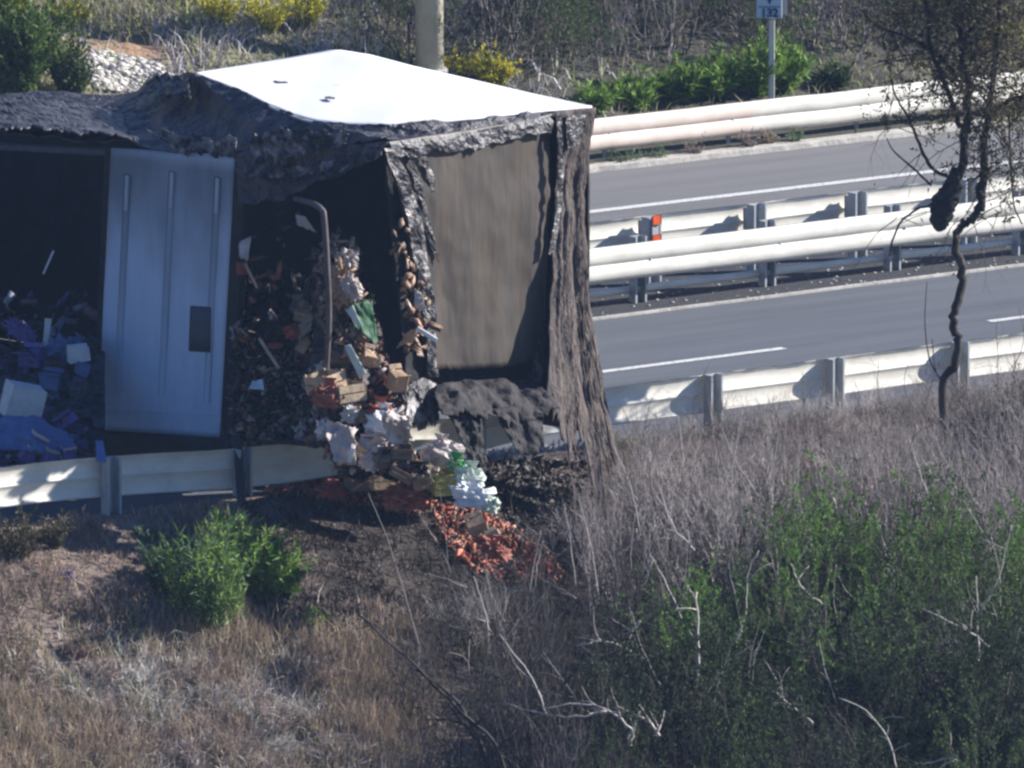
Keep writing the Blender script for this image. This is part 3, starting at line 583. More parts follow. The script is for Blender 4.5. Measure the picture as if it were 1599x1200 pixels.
def AX(yaw=0, pitch=0, roll=0):
    m = (Matrix.Rotation(math.radians(yaw), 3, 'Z') @ Matrix.Rotation(math.radians(pitch), 3, 'X') @ Matrix.Rotation(math.radians(roll), 3, 'Y'))
    return [np.array(m.col[i]) for i in range(3)]
def crate(px, py, y, w_, h_, d_, yaw, tilt, label, m=M_wood, group='wooden produce crates', fill=None, roll=0):
    c = atY(px, py, y); t = thing('produce_crate', label, 'crate', c, group); ax = AX(yaw, tilt, roll); k = 2 if h_ < .17 else 3
    for side in (-1, 1):
        for i in range(k):
            hz = h_ / k / 2; z = -h_ / 2 + (i + .5) * h_ / k
            part('slat', box_me('slat', c + ax[1] * side * d_ / 2 + ax[2] * z, ax, (w_ / 2, .005, hz * .86), .003), m, t)
            part('slat', box_me('slat', c + ax[0] * side * w_ / 2 + ax[2] * z, [ax[1], ax[0], ax[2]], (d_ / 2 - .006, .005, hz * .86), .003), m, t)
    for sx in (-1, 1):
        for sy in (-1, 1): part('corner_post', box_me('corner_post', c + ax[0] * sx * (w_ / 2 - .016) + ax[1] * sy * (d_ / 2 - .016), ax, (.01, .01, h_ / 2 + .006), .002), m, t)
    part('bottom_board', box_me('bottom_board', c - ax[2] * h_ / 2, ax, (w_ / 2, d_ / 2, .004)), m, t)
    if fill: 
        V = []; 
        patch('produce', [c + ax[0] * -w_ / 2.1 + ax[1] * d_ / 2.1 + ax[2] * h_ * .4, c + ax[0] * w_ / 2.1 + ax[1] * d_ / 2.1 + ax[2] * h_ * .4], [c + ax[0] * -w_ / 2.1 - ax[1] * d_ / 2.1 + ax[2] * h_ * .4, c + ax[0] * w_ / 2.1 - ax[1] * d_ / 2.1 + ax[2] * h_ * .4], 14, 10, fill, t, amp=.02, freq=20, dirn=(0, 0, 1), th=.004)
    return t
def carton(px, py, y, w_, h_, d_, yaw, tilt, label, m, name='carton', cat='box', group=None, roll=0, seed=0, flaps=True, jit=.012):
    c = atY(px, py, y); t = thing(name, label, cat, c, group); ax = AX(yaw, tilt, roll); rng = np.random.default_rng(seed)
    v, f = box_vf(c, ax, (w_ / 2, d_ / 2, h_ / 2), .008, rng=rng, jit=jit); part('box_body', pyd('box_body', v, f), m, t)
    if flaps:
        for s in (-1, 1):
            fx = np.cross(ax[0], ax[2] * .5 + ax[1] * s * .8); q = c + ax[2] * (h_ / 2 + .02) + ax[1] * s * (d_ / 2 + .02)
            dd = (ax[1] * s * .7 + ax[2] * .6); dd /= np.linalg.norm(dd)
            part('flap', box_me('flap', q, [ax[0], dd, np.cross(ax[0], dd)], (w_ / 2 * .94, d_ * .18, .003), .002), m, t)
    return t
def bag(px, py, y, rx, rz, ry, label, m, name='plastic_bag', cat='bag', seed=0, amp=.35, rot=0, group=None, freq=4.0, tie=True):
    c = atY(px, py, y); t = thing(name, label, cat, c, group); V = []; nu, nv = 26, 16; ca, sa = math.cos(math.radians(rot)), math.sin(math.radians(rot))
    for j in range(nv + 1):
        ph = math.pi * j / nv
        for i in range(nu):
            th = 2 * math.pi * i / nu; d = np.array([math.sin(ph) * math.cos(th), math.sin(ph) * math.sin(th), math.cos(ph)])
            e = 1 + amp * noise.fractal(Vector(d * 1.2) * freq * .5 + Vector((seed * 3.1, 0, 0)), .8, 2.2, 5) - amp * .5 * abs(noise.noise(Vector(d * freq) + Vector((0, seed, 0))))
            p = d * e; p = np.sign(p) * np.abs(p) ** .8 * np.array([rx, ry, rz]); p = np.array([p[0] * ca - p[2] * sa, p[1], p[0] * sa + p[2] * ca]); V.append(c + p)
    Fc = [(j * nu + i, (j + 1) * nu + i, (j + 1) * nu + (i + 1) % nu, j * nu + (i + 1) % nu) for j in range(nv) for i in range(nu)]
    part('bag_body', pyd('bag_body', V, Fc, False), m, t)
    if tie:
        tv = c + np.array([-sa * rz * .9, 0, ca * rz * .9]); patch('gathered_neck', [tv + np.array([-.02, 0, 0]), tv + np.array([.02, 0, 0])], [tv + np.array([-.05, -.02, .07]), tv + np.array([.06, -.02, .06])], 10, 6, m, t, amp=.02, freq=20, seed=seed, th=.003)
    return t
def sheet(pts_top, pts_bot, label, m, name='torn_sheet', cat='sheet', seed=0, amp=.03, freq=8, group=None, rag=.1, th=.004, nu=24, nv=14):
    T_ = PL(pts_top); B_ = PL(pts_bot); c = (T_[0] + B_[-1]) / 2; t = thing(name, label, cat, c, group)
    patch('sheet_body', T_, B_, nu, nv, m, t, amp=amp, freq=freq, seed=seed, rag=rag, ragtop=rag, th=th); return t
def stick(a, b, ya, yb, r, label, m, name='wooden_stick', cat='stick', group='splintered sticks in the spill', flat=True, bev=.002):
    A = atY(*a, ya); B = atY(*b, yb); t = thing(name, label, cat, (A + B) / 2, group); d = B - A; L = np.linalg.norm(d); d /= L
    q = np.array([0, 1., 0]); x = np.cross(d, q); x /= np.linalg.norm(x)
    part('lath' if flat else 'tube', box_me('lath', (A + B) / 2, [x, np.cross(d, x), d], (r, r * .4 if flat else r, L / 2), bev), m, t); return t
# crates and boxes
crate(509, 597, -6.2, .22, .15, .26, 38, -6, 'pale wooden crate at the left of the pair on the heap, tilted up', roll=-10)
crate(539, 612, -6.28, .24, .14, .26, 30, -4, 'pale wooden crate at the right of the pair on the heap', roll=-4)
crate(597, 748, -6.0, .21, .13, .2, 22, 2, 'brown slatted crate under the guardrail on the bank')
crate(562, 750, -5.95, .2, .13, .2, 18, 0, 'dark scorched crate left of the brown slatted crate', m=M_woodd)
crate(692, 752, -6.2, .19, .17, .2, 20, 8, 'yellow green crate beneath the bright green bag', m=M_ygreen, group=None)
carton(622, 596, -6.2, .12, .14, .12, 30, 20, 'small crumpled beige carton right of the crate pair', M_card, seed=3)
carton(575, 560, -6.1, .1, .1, .1, 12, 30, 'small brown carton behind the pale green plank', M_card, seed=4, roll=20)
carton(690, 726, -6.1, .18, .16, .12, 10, 25, 'brown cardboard box split open below the guardrail', M_card, seed=5, roll=25)
carton(745, 822, -6.9, .15, .08, .12, 20, 18, 'brown cardboard scrap box on the lower orange spill', M_card, seed=6, roll=-20)
carton(768, 833, -6.95, .12, .05, .1, 15, 10, 'pale wooden tray lying on the lower orange spill', M_wood, name='wooden_tray', cat='tray', seed=7, roll=-25, flaps=False)
carton(36, 626, -4.75, .30, .26, .2, 20, 6, 'large pale blue white carton tilted in the left bay', M_white, seed=8, roll=14, flaps=False)
carton(122, 552, -4.0, .17, .13, .12, 10, 8, 'small white carton above the other white box in the left bay', M_white, seed=9, roll=-6, flaps=False)
carton(128, 576, -4.05, .12, .09, .1, 10, 8, 'crumpled bluish carton just under the small white carton', M_blue, seed=10, roll=16, flaps=False)
carton(75, 520, -3.7, .05, .22, .06, 10, 0, 'thin upright white packet in the dark left bay', M_white, seed=11, roll=6, flaps=False)
# purple packets wrapped in clear film
for k, (x, y_, w_, h_, ro, lab) in enumerate([(58, 690, .13, .15, 30, 'purple packet at the top of the wrapped bundle'), (45, 708, .12, .14, 36, 'purple packet at the left of the wrapped bundle'), (78, 712, .1, .14, 20, 'purple and white packet at the foot of the wrapped bundle'), (108, 705, .1, .1, -8, 'purple packet with a white top band beside the bundle')]):
    t = carton(x, y_, -5.5 - .03 * k, w_, h_, .1, 20, 8, lab, M_purple, name='wrapped_packet', cat='packet', group='purple wrapped packets', roll=ro, seed=20 + k, flaps=False, jit=.005)
    c = atY(x, y_, -5.5 - .03 * k); ax = AX(20, 8, ro); part('white_band', box_me('band', c + ax[2] * h_ * .36, ax, (w_ / 2 + .004, .054, h_ * .09), .003), M_paper, t)
sheet([(0, 655, -5.3), (60, 650, -5.3), (120, 685, -5.2)], [(-5, 700, -5.6), (50, 705, -5.6), (110, 715, -5.5)], 'crumpled blue plastic film over the goods in the left bay', M_blue, name='plastic_film', cat='film', seed=70, amp=.06)
sheet([(150, 690, -5.9), (162, 688, -5.9)], [(152, 722, -6.2), (168, 722, -6.2)], 'small light blue scrap standing behind the left guardrail post', M_blue, seed=71, amp=.01, nu=8, nv=8)
# bags and sheets
bag(600, 663, -6.2, .15, .12, .13, 'white shiny sack resting on the heap above the guardrail gap', M_white, seed=1, amp=.4)
bag(597, 700, -6.25, .16, .12, .13, 'crumpled beige paper sack below the white sack', M_paper, name='paper_sack', cat='sack', seed=2, amp=.7, freq=6)
bag(690, 708, -6.15, .15, .10, .13, 'grey white sack hanging over the guardrail by the post', M_paper, name='paper_sack', cat='sack', seed=3, amp=.5)
bag(714, 728, -6.35, .07, .055, .06, 'bright green plastic bag on the spill near the post', M_green, seed=4, amp=.6)
bag(733, 746, -6.4, .12, .08, .1, 'white and pale green bag just below the bright green one', M_pgreen, seed=5, amp=.7, freq=6, rot=-20)
bag(740, 776, -6.6, .17, .09, .12, 'grey white crumpled plastic sack lowest on the spill', M_white, seed=6, amp=.6, freq=5, rot=-12)
bag(768, 790, -6.7, .06, .06, .06, 'small green and white wrapper at the lower end of the sack', M_pgreen, seed=7, amp=.7, tie=False)
bag(515, 618, -6.35, .14, .09, .12, 'orange plastic netting bag beneath the crate pair', M_orn, name='net_bag', cat='net bag', seed=8, amp=.5, freq=7)
bag(634, 776, -6.2, .17, .09, .14, 'torn orange net bag of produce on the upper spill', M_orn, name='net_bag', cat='net bag', seed=9, amp=.7, freq=8)
bag(770, 856, -7.2, .14, .05, .1, 'torn orange net bag at the lower end of the spill', M_orn, name='net_bag', cat='net bag', seed=10, amp=.8, freq=8, rot=-28)
bag(520, 768, -6.0, .09, .04, .08, 'small red orange net bag left of the scorched crate', M_red, name='net_bag', cat='net bag', seed=11, amp=.7, freq=8)
bag(455, 518, -5.35, .055, .05, .05, 'cluster of small red fruit in the dark opening', M_red, name='fruit_cluster', cat='fruit', seed=12, amp=.9, freq=14, tie=False)
bag(430, 540, -5.35, .06, .02, .04, 'thin red fruit cluster lower in the dark opening', M_red, name='fruit_cluster', cat='fruit', seed=13, amp=.9, freq=14, tie=False)
bag(595, 640, -6.15, .1, .05, .08, 'dark red bag squeezed beside the white sack', M_red, seed=14, amp=.6)
bag(100, 900, gp(100, 900)[1] + .25, .07, .045, .06, 'dark purple rag lying on the dry left bank', M_purple, name='rag', cat='rag', seed=15, amp=.9, freq=6, tie=False)
bag(268, 1014, gp(268, 1014)[1] + .25, .03, .025, .03, 'tiny purple scrap low on the left bank', M_purple, name='rag', cat='rag', seed=16, amp=.8, tie=False)
bag(512, 994, gp(512, 994)[1] + .25, .04, .03, .03, 'small white scrap at the foot of the green bush', M_white, name='paper_scrap', cat='paper scrap', seed=17, amp=.8, tie=False)
bag(536, 440, -5.75, .08, .17, .08, 'brown burnt paper bundle hanging beside the bent tube', M_card, name='paper_bundle', cat='bundle', seed=18, amp=.9, freq=6, tie=False)
bag(543, 405, -5.7, .08, .07, .07, 'pale brown crumpled paper on top of the heap', M_paper, name='paper_bundle', cat='bundle', seed=19, amp=1.0, freq=7, tie=False)
bag(550, 450, -5.85, .07, .09, .06, 'pinkish crumpled paper below the topmost paper', M_paper, name='paper_bundle', cat='bundle', seed=29, amp=.9, freq=7, tie=False, rot=25)
sheet([(545, 478, -5.9), (583, 470, -5.8)], [(556, 512, -5.95), (590, 540, -5.85)], 'dark green plastic board in the middle of the opening', plain('dark_green_board', (.03, .12, .05)), seed=80, amp=.03, name='green_board', cat='board')
sheet([(540, 484, -5.95), (552, 478, -5.95)], [(560, 512, -6.0), (566, 508, -6.0)], 'narrow pale green strip against the green board', M_pgreen, seed=81, amp=.01, nu=8, nv=8)
sheet([(538, 540, -6.15), (548, 538, -6.15)], [(562, 592, -6.2), (572, 582, -6.2)], 'pale green wedge shaped plank above the right crate', M_pgreen, seed=82, amp=.008, nu=8, nv=8, rag=.02, name='green_plank', cat='plank')
sheet([(576, 530, -6.0), (584, 532, -6.0)], [(578, 570, -6.1), (588, 566, -6.1)], 'silver foil strip right of the green plank', M_charfoil, seed=83, amp=.03, nu=8, nv=14)
sheet([(374, 378, -4.65), (394, 370, -4.65)], [(374, 402, -4.7), (388, 408, -4.7)], 'yellowish paper bag folded at the left of the opening', M_paper, seed=84, amp=.015, name='paper_scrap', cat='paper scrap')
sheet([(372, 412, -4.7), (388, 410, -4.7)], [(372, 432, -4.75), (392, 428, -4.7)], 'red scrap just under the yellowish paper', M_red, seed=85, amp=.02, name='cloth_scrap', cat='scrap')
sheet([(462, 335, -5.0), (480, 340, -5.0)], [(466, 352, -5.0), (496, 364, -5.0)], 'small pale scrap high in the dark opening', M_paper, seed=86, amp=.03, name='paper_scrap', cat='paper scrap')
sheet([(395, 596, -5.6), (412, 592, -5.6)], [(392, 608, -5.7), (416, 610, -5.7)], 'white paper scrap left of the crate pair', M_white, seed=87, amp=.03, name='paper_scrap', cat='paper scrap')
sheet([(648, 452, -5.9), (662, 462, -5.9)], [(650, 480, -5.9), (668, 490, -5.9)], 'beige torn card on the torn curtain edge', M_paper, seed=88, amp=.03, name='card_scrap', cat='card scrap')
sheet([(640, 520, -5.9), (654, 512, -5.9)], [(622, 545, -5.9), (648, 532, -5.9)], 'brown torn card left of the white stick', M_card, seed=89, amp=.03, name='card_scrap', cat='card scrap')
sheet([(508, 655, -6.35), (560, 670, -6.35)], [(525, 722, -6.45), (560, 728, -6.45)], 'beige rags draped over the dark stretch of guardrail', M_paper, seed=90, amp=.06, name='rag', cat='rag')
sheet([(564, 684, -6.2), (580, 684, -6.2)], [(564, 735, -6.3), (580, 735, -6.3)], 'grey strip hanging down below the paper sack', M_tube, seed=91, amp=.02, name='cloth_strip', cat='strip')
sheet([(604, 640, -6.4), (650, 660, -6.4)], [(612, 700, -6.4), (650, 690, -6.35)], 'tangle of pale wrapping over the sacks', M_paper, seed=92, amp=.1, freq=12, name='wrapping', cat='wrapping')
sheet([(640, 742, -6.25), (662, 735, -6.25)], [(650, 770, -6.3), (676, 762, -6.3)], 'reddish brown cardboard flap left of the green crate', M_card, seed=93, amp=.03, name='card_scrap', cat='card scrap')
stick((383, 412), (402, 450), -4.9, -4.9, .011, 'pale lath leaning at the left edge of the opening', M_wood)
stick((405, 528), (436, 576), -5.5, -5.6, .013, 'long pale stick leaning left of the pale crates', M_wood)
stick((652, 513), (682, 532), -6.0, -6.0, .018, 'short white bar sticking out over the curtain edge', M_white, name='white_bar', cat='bar', group=None, flat=False)
stick((84, 392), (68, 428), -3.4, -3.4, .008, 'thin pale stick in the darkness of the left bay', M_white)
stick((665, 742), (716, 722), -6.4, -6.4, .009, 'pale yellow lath under the bright green bag', M_wood)
stick((664, 722), (694, 740), -6.4, -6.4, .009, 'greenish stick crossing the split cardboard box', M_ygreen)
stick((652, 722), (674, 758), -6.3, -6.3, .009, 'reddish lath behind the split cardboard box', M_card)
stick((620, 712), (668, 697), -6.35, -6.3, .009, 'bowed white lath lying along the guardrail', M_white)
stick((546, 722), (552, 700), -6.5, -6.5, .018, 'small white and orange tag on the dark guardrail', M_white, name='white_tag', cat='tag', group=None)
rng = np.random.default_rng(5)
HM = [M_card, M_paper, M_wood, M_woodd, M_tube, M_card, M_woodd]
for i in range(40):
    py = rng.uniform(400, 740); px = rng.uniform(max(hl(py), 470), hr(py) - 8); y_ = heap_y(px, py) - .17
    where = ('high on' if py < 520 else 'halfway up' if py < 600 else 'low on' if py < 680 else 'at the foot of') + ' the spilled heap' + (', left side' if px < 540 else ', right side' if px > 600 else '')
    if i % 3 == 0: bag(px, py, y_, rng.uniform(.04, .09), rng.uniform(.04, .08), .05, 'crumpled wrapping bundle ' + where, [M_card, M_paper, M_white, M_paper][rng.integers(4)], name='wrapping', cat='wrapping', seed=200 + i, amp=.9, freq=7, tie=False, group='crumpled bundles in the heap', rot=rng.uniform(-40, 40))
    elif i % 3 == 1: carton(px, py, y_, rng.uniform(.08, .17), rng.uniform(.05, .12), rng.uniform(.07, .13), rng.uniform(-40, 50), rng.uniform(-30, 30), 'burst brown carton ' + where, HM[rng.integers(7)], seed=i, roll=rng.uniform(-40, 40), group='burst cartons in the heap', jit=.02)
    else: crate(px, py, y_, rng.uniform(.13, .2), .09, .14, rng.uniform(-30, 50), rng.uniform(-30, 30), 'broken slatted crate ' + where, HM[2 + rng.integers(2)], group='broken crates in the heap', roll=rng.uniform(-40, 40))
for i in range(20):
    py = rng.uniform(500, 725); px = rng.uniform(5, 140); y_ = bay_y(px, py) - .14
    where = ('in the upper part' if py < 590 else 'in the middle' if py < 660 else 'at the foot') + ' of the dim left bay heap'
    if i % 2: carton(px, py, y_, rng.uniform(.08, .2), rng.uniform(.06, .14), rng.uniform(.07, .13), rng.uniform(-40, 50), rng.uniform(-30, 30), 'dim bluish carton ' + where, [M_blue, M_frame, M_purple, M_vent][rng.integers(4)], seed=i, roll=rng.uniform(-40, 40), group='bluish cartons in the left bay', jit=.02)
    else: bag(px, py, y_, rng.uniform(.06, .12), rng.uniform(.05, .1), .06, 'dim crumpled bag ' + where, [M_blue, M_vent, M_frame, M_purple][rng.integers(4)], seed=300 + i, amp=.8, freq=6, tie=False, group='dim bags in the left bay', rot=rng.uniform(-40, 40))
atY = atY_

# ------------------------------------------------------------------ sign, pole
sp = root(1205, 14.6); sg = thing('marker_sign', 'small pale blue road marker sign with the number 132 on a steel post', 'sign', sp)
ps_ = atY(1205, 0, 14.6)
part('post', box_me('post', (sp[0], sp[1], (sp[2] - .1 + ps_[2]) / 2), AXI, (.028, .03, (ps_[2] - sp[2] + .1) / 2), .004), M_rail, sg)
cz = atY(1202, -12, 14.5)
plate = part('sign_plate', box_me('sign_plate', (cz[0], sp[1] - .05, cz[2]), AXI, (.125, .008, .26), .004), M_sign, sg)
part('back_plate', box_me('back_plate', (cz[0] + .15, sp[1] + .02, cz[2] + .01), RA, (.05, .01, .25), .004), M_signback, sg)
def text(s, px, py, y, size, parent, m):
    cu = bpy.data.curves.new('lettering', 'FONT'); cu.body = s; cu.size = size; cu.align_x = 'CENTER'; cu.align_y = 'CENTER'; cu.extrude = .003; cu.offset = .004
    o = bpy.data.objects.new('lettering', cu); COL.objects.link(o); cu.materials.append(m); p = atY(px, py, y); dg = bpy.context.evaluated_depsgraph_get(); me = bpy.data.meshes.new_from_object(o.evaluated_get(dg)); bpy.data.objects.remove(o)
    o = bpy.data.objects.new('lettering', me); COL.objects.link(o); o.location = p - np.array(parent.location); o.rotation_euler = (math.radians(90), 0, 0); o.parent = parent; o['kind'] = 'stuff'; return o
yy = sp[1] - .062
text('132', 1202, 21, yy, .115, sg, M_signblue); text('V', 1202, 0, yy, .13, sg, M_signblue)
c = atY(1202, 11, yy); part('sign_line', box_me('sign_line', c, AXI, (.11, .002, .004)), M_signblue, sg)
c = atY(1202, 31, yy); part('sign_line', box_me('sign_line', c, AXI, (.12, .002, .004)), M_signblue, sg)
pp = gp(671, 126); pl0 = thing('utility_pole', 'pale concrete pole standing behind the white roof of the wreck', 'pole', pp)
part('shaft', tube_path('shaft', [pp - np.array([0, 0, .4]), pp + np.array([0, 0, 3]), pp + np.array([.0, 0, 7])], [.14, .13, .115], 24), M_pole, pl0)
part('base_collar', tube_path('base_collar', [pp - np.array([0, 0, .3]), pp + np.array([0, 0, .12])], [.2, .18], 20), M_conc, pl0)

# ------------------------------------------------------------------ vegetation
class Plant:
    def __init__(s, seed): s.rng = np.random.default_rng(seed); s.P0 = []; s.P1 = []; s.R0 = []; s.R1 = []; s.LP = []; s.LD = []
    def grow(s, o, d, L, r, lev, cfg):
        rng = s.rng; n = max(2, int(L / cfg['step'])); st = L / n; p = np.array(o, float); d = np.array(d, float)
        for i in range(n):
            d = d + rng.normal(size=3) * cfg['wig'] + np.array([0, 0, cfg['up'] * .1]); d /= np.linalg.norm(d)
            q = p + d * st; ra = r * (1 - i / n * .75); rb = r * (1 - (i + 1) / n * .75); s.P0.append(p); s.P1.append(q); s.R0.append(ra); s.R1.append(rb)
            if lev < cfg['lev'] and i >= n * cfg.get('bare', .2) and rng.random() < cfg['br']:
                for _ in range(cfg.get('kids', 1)):
                    a = rng.normal(size=3); a -= d * (a @ d); a /= np.linalg.norm(a); nd = d * cfg['fwd'] + a; nd /= np.linalg.norm(nd)
                    s.grow(q, nd, L * cfg['len'] * rng.uniform(.5, 1.1), rb * .7, lev + 1, cfg)
            if lev >= cfg.get('leaflev', 99):
                for _ in range(cfg.get('nleaf', 1)):
                    s.LP.append(p + (q - p) * rng.random()); s.LD.append(d)
            p = q
    def wood(s, name, m, col, cvar=.25, sides=3):
        if (name, 'w') in MESHC: return MESHC[(name, 'w')]
        V, Q = tubes(s.P0, s.P1, s.R0, s.R1, sides); n = len(s.P0); t = np.repeat(s.rng.uniform(1 - cvar, 1 + cvar, (n, 1)), sides * 2, 0) * np.array(col)
        me = mesh_np(name, V, quads=Q, tint=t, smooth=True); me.materials.append(m); MESHC[(name, 'w')] = me; return me
    def leaves(s, name, m, cols, ln, wd, droop=0.3, spread=1.0, per=1):
        me = leaf_mesh(name, np.repeat(np.array(s.LP), per, 0), np.repeat(np.array(s.LD), per, 0), cols, ln, wd, s.rng, spread); me.materials.append(m); return me
MESHC = {}
def leaf_mesh(name, P, D, cols, ln, wd, rng, spread=1.0, jit=0.01):
    n = len(P); P = P + rng.normal(size=(n, 3)) * jit; d = D + rng.normal(size=(n, 3)) * spread; d /= np.linalg.norm(d, axis=1)[:, None]
    a = rng.normal(size=(n, 3)); x = np.cross(d, a); x /= np.linalg.norm(x, axis=1)[:, None]; z = np.cross(d, x)
    L = rng.uniform(.6, 1.15, (n, 1)) * ln; Wd = rng.uniform(.7, 1.1, (n, 1)) * wd
    # six-point leaf, folded along the midrib and bent
    v0 = P; v1 = P + d * L * .4 + x * Wd * .5 + z * Wd * .12; v2 = P + d * L * .4 - x * Wd * .5 + z * Wd * .12; v3 = P + d * L + z * L * -.15; v4 = P + d * L * .42 - z * Wd * .05
    V = np.stack([v0, v1, v2, v3, v4], 1).reshape(-1, 3); b = (np.arange(n) * 5)[:, None]
    T = np.concatenate([b + [[0, 1, 4]], b + [[0, 4, 2]], b + [[1, 3, 4]], b + [[4, 3, 2]]]); cols = np.array(cols)
    c = cols[rng.integers(len(cols), size=n)] * rng.uniform(.7, 1.3, (n, 1))
    return mesh_np(name, V, tris=T, tint=np.repeat(c, 5, 0))
def blades(name, B, H, cols, m, wd=.006, lean=.35, seed=0, top=1.0, **props):
    """grass blades rooted at B (n,3) with heights H"""
    rng = np.random.default_rng(seed); n = len(B); B = np.array(B); H = np.array(H)[:, None]; an = rng.uniform(0, 2 * math.pi, n); x = np.stack([np.cos(an), np.sin(an), np.zeros(n)], 1)
    ln = rng.normal(size=(n, 3)) * lean; ln[:, 2] = 0; up = np.array([[0, 0, 1.]])
    m1 = B + up * H * .5 + ln * H * .35; tp = B + up * H * (1 - .25 * np.linalg.norm(ln, axis=1)[:, None]) + ln * H * 1.1; w_ = wd * rng.uniform(.6, 1.3, (n, 1))
    V = np.stack([B - x * w_, B + x * w_, m1 - x * w_ * .75, m1 + x * w_ * .75, tp], 1).reshape(-1, 3); b = (np.arange(n) * 5)[:, None]
    c = np.array(cols)[rng.integers(len(cols), size=n)] * rng.uniform(.7, 1.25, (n, 1))
    me = mesh_np(name, V, tris=b + [[2, 3, 4]], quads=b + [[0, 1, 3, 2]], tint=np.repeat(c, 5, 0)); return link(name, me, m, kind='stuff', **props)
def scatter(n, u0, u1, px0, px1, seed, dens=None, z0=0.0):
    rng = np.random.default_rng(seed); out = []
    slo = s_at(max(u0, u1), 0, px0) - 1.5; shi = s_at(min(u0, u1), 0, px1) + 1.5
    while len(out) < n:
        u = rng.uniform(u0, u1); s = rng.uniform(slo, shi); p = W(u, s); z = ground_z(p[0], p[1]); q = (p[0], p[1], z); px, py = proj(q)
        if px < px0 or px > px1 or py > 1330 or py < -60: 
            if rng.random() > .02: continue
        if dens is not None and rng.random() > dens(px, py, p): continue
        out.append(q)
    return np.array(out)
TAN = [(.5, .38, .26), (.42, .33, .25), (.36, .27, .22), (.55, .45, .33), (.3, .22, .2), (.26, .25, .15)]
MAUVE = [(.38, .29, .27), (.3, .24, .22), (.24, .18, .17), (.45, .36, .32), (.17, .14, .12)]
PALE = [(.6, .57, .55), (.5, .48, .46), (.42, .4, .36), (.7, .68, .66)]
OLIVE = [(.2, .22, .1), (.28, .26, .14), (.15, .17, .08), (.35, .3, .2)]
def clump(p, k=2.2, seed=0): return max(0, min(1, .5 + 1.3 * fbm(p[0] * k, p[1] * k, 11 + seed)))
def d_left(px, py, p):
    if 395 < px < 760 and 700 < py < 950: return .02
    if px > 700: return .5 if US(p)[0] < .9 and px > 930 else .04
    if px > 620 and py > 930: return .2
    if px > 980: return .35
    return .15 + .85 * clump(p)
B = scatter(26000, .25, 5.5, -60, 1000, 101, d_left); H = [(.03 + .13 * clump(b, 1.6, 3) ** 1.5) * (1 + .8 * sstep(900, 1150, proj(b)[1])) * random.Random(i).uniform(.5, 1.2) for i, b in enumerate(B)]
blades('dry_grass', B, H, MAUVE + TAN[:3], M_dry, .0045, .5, 1, label='short mauve brown dry grass on the near bank')
def d_shade(px, py, p): return (1 if 380 < px < 900 and 740 < py < 1000 else 0) * (.2 + .8 * clump(p, 3, 4))
B = scatter(6500, .3, 4, 340, 940, 121, d_shade); blades('shade_dark_grass', B, np.random.default_rng(15).uniform(.02, .12, len(B)), [(.03, .025, .023), (.05, .04, .036), (.02, .018, .018), (.08, .065, .055), (.03, .027, .028)], M_dry, .005, .8, 15, label='short grass coloured near black for the shade on the bank below the wreck')  # blades coloured near black to carry the painted shade of the bank
def d_tan(px, py, p):
    if 380 < px < 800 and py < 985 or px > 700: return 0
    a = math.exp(-(((px - 70) / 130) ** 2 + ((py - 1190) / 70) ** 2)) + math.exp(-(((px - 590) / 80) ** 2 + ((py - 1120) / 110) ** 2)) * .7 + .5 * math.exp(-(((px - 400) / 130) ** 2 + ((py - 1010) / 60) ** 2))
    return min(1, a) * (.3 + .7 * clump(p, 3, 2))
B = scatter(9000, .8, 6, -60, 900, 102, d_tan); blades('dry_grass', B, np.random.default_rng(5).uniform(.1, .3, len(B)), TAN, M_dry, .0035, .3, 2, label='tall tan dry grass at the lower left of the bank')
def d_pale(px, py, p): return min(1, math.exp(-(((px - 300) / 170) ** 2 + ((py - 1110) / 70) ** 2)) + .5 * math.exp(-(((px - 420) / 250) ** 2 + ((py - 1190) / 40) ** 2))) * clump(p, 4, 5)
B = scatter(6500, 1, 6, -40, 800, 103, d_pale); blades('pale_dead_herbs', B, np.random.default_rng(6).uniform(.06, .22, len(B)), PALE, M_dry, .006, .8, 3, label='bleached whitish dead herbs low on the left bank')
def d_ol(px, py, p):
    if 380 < px < 800 and py < 975: return 0
    return (.6 if py > 950 else .08) * clump(p, 3, 9) ** 2
B = scatter(6000, .6, 6, -40, 900, 104, d_ol); blades('green_herbs', B, np.random.default_rng(7).uniform(.05, .2, len(B)), OLIVE, M_leaf, .006, .5, 4, label='olive green herbs mixed into the near bank')
B = scatter(7000, .12, 1.3, 930, 1680, 131); blades('verge_grass', B, np.random.default_rng(16).uniform(.04, .2, len(B)), MAUVE + OLIVE[:2], M_dry, .004, .5, 16, label='short dry grass along the foot of the near guardrail at right')
# far bank
rngf = random.Random(3)
def d_far(px, py, p):
    if px > 640 and rngf.random() < .88: return 0
    return (.1 if (120 < px < 290 and 55 < py < 140) else 1) * (.25 + .75 * clump(p, .8, 4))
B = scatter(20000, U_KERB - 8, U_KERB - .6, -60, 1700, 105, d_far); H = [random.Random(i).uniform(.04, .2) * (.5 + clump(b, .7, 8)) for i, b in enumerate(B)]
blades('bank_grass', B, H, [(.4, .44, .16), (.5, .5, .22), (.3, .36, .12), (.55, .48, .3), (.3, .25, .22), (.42, .36, .32)], M_dry, .007, .5, 5, label='mixed olive and straw grass on the far bank')
def d_fp(px, py, p): return (math.exp(-(((px - 430) / 170) ** 2 + ((py - 60) / 35) ** 2)) + .25) * clump(p, 1.5, 6)
B = scatter(2600, U_KERB - 7, U_KERB - 1, -60, 1000, 106, d_fp); blades('pale_flowering_herbs', B, np.random.default_rng(8).uniform(.1, .3, len(B)), PALE + [(.55, .5, .6)], M_dry, .008, .7, 6, label='whitish flowering herbs on the far bank behind the wreck')
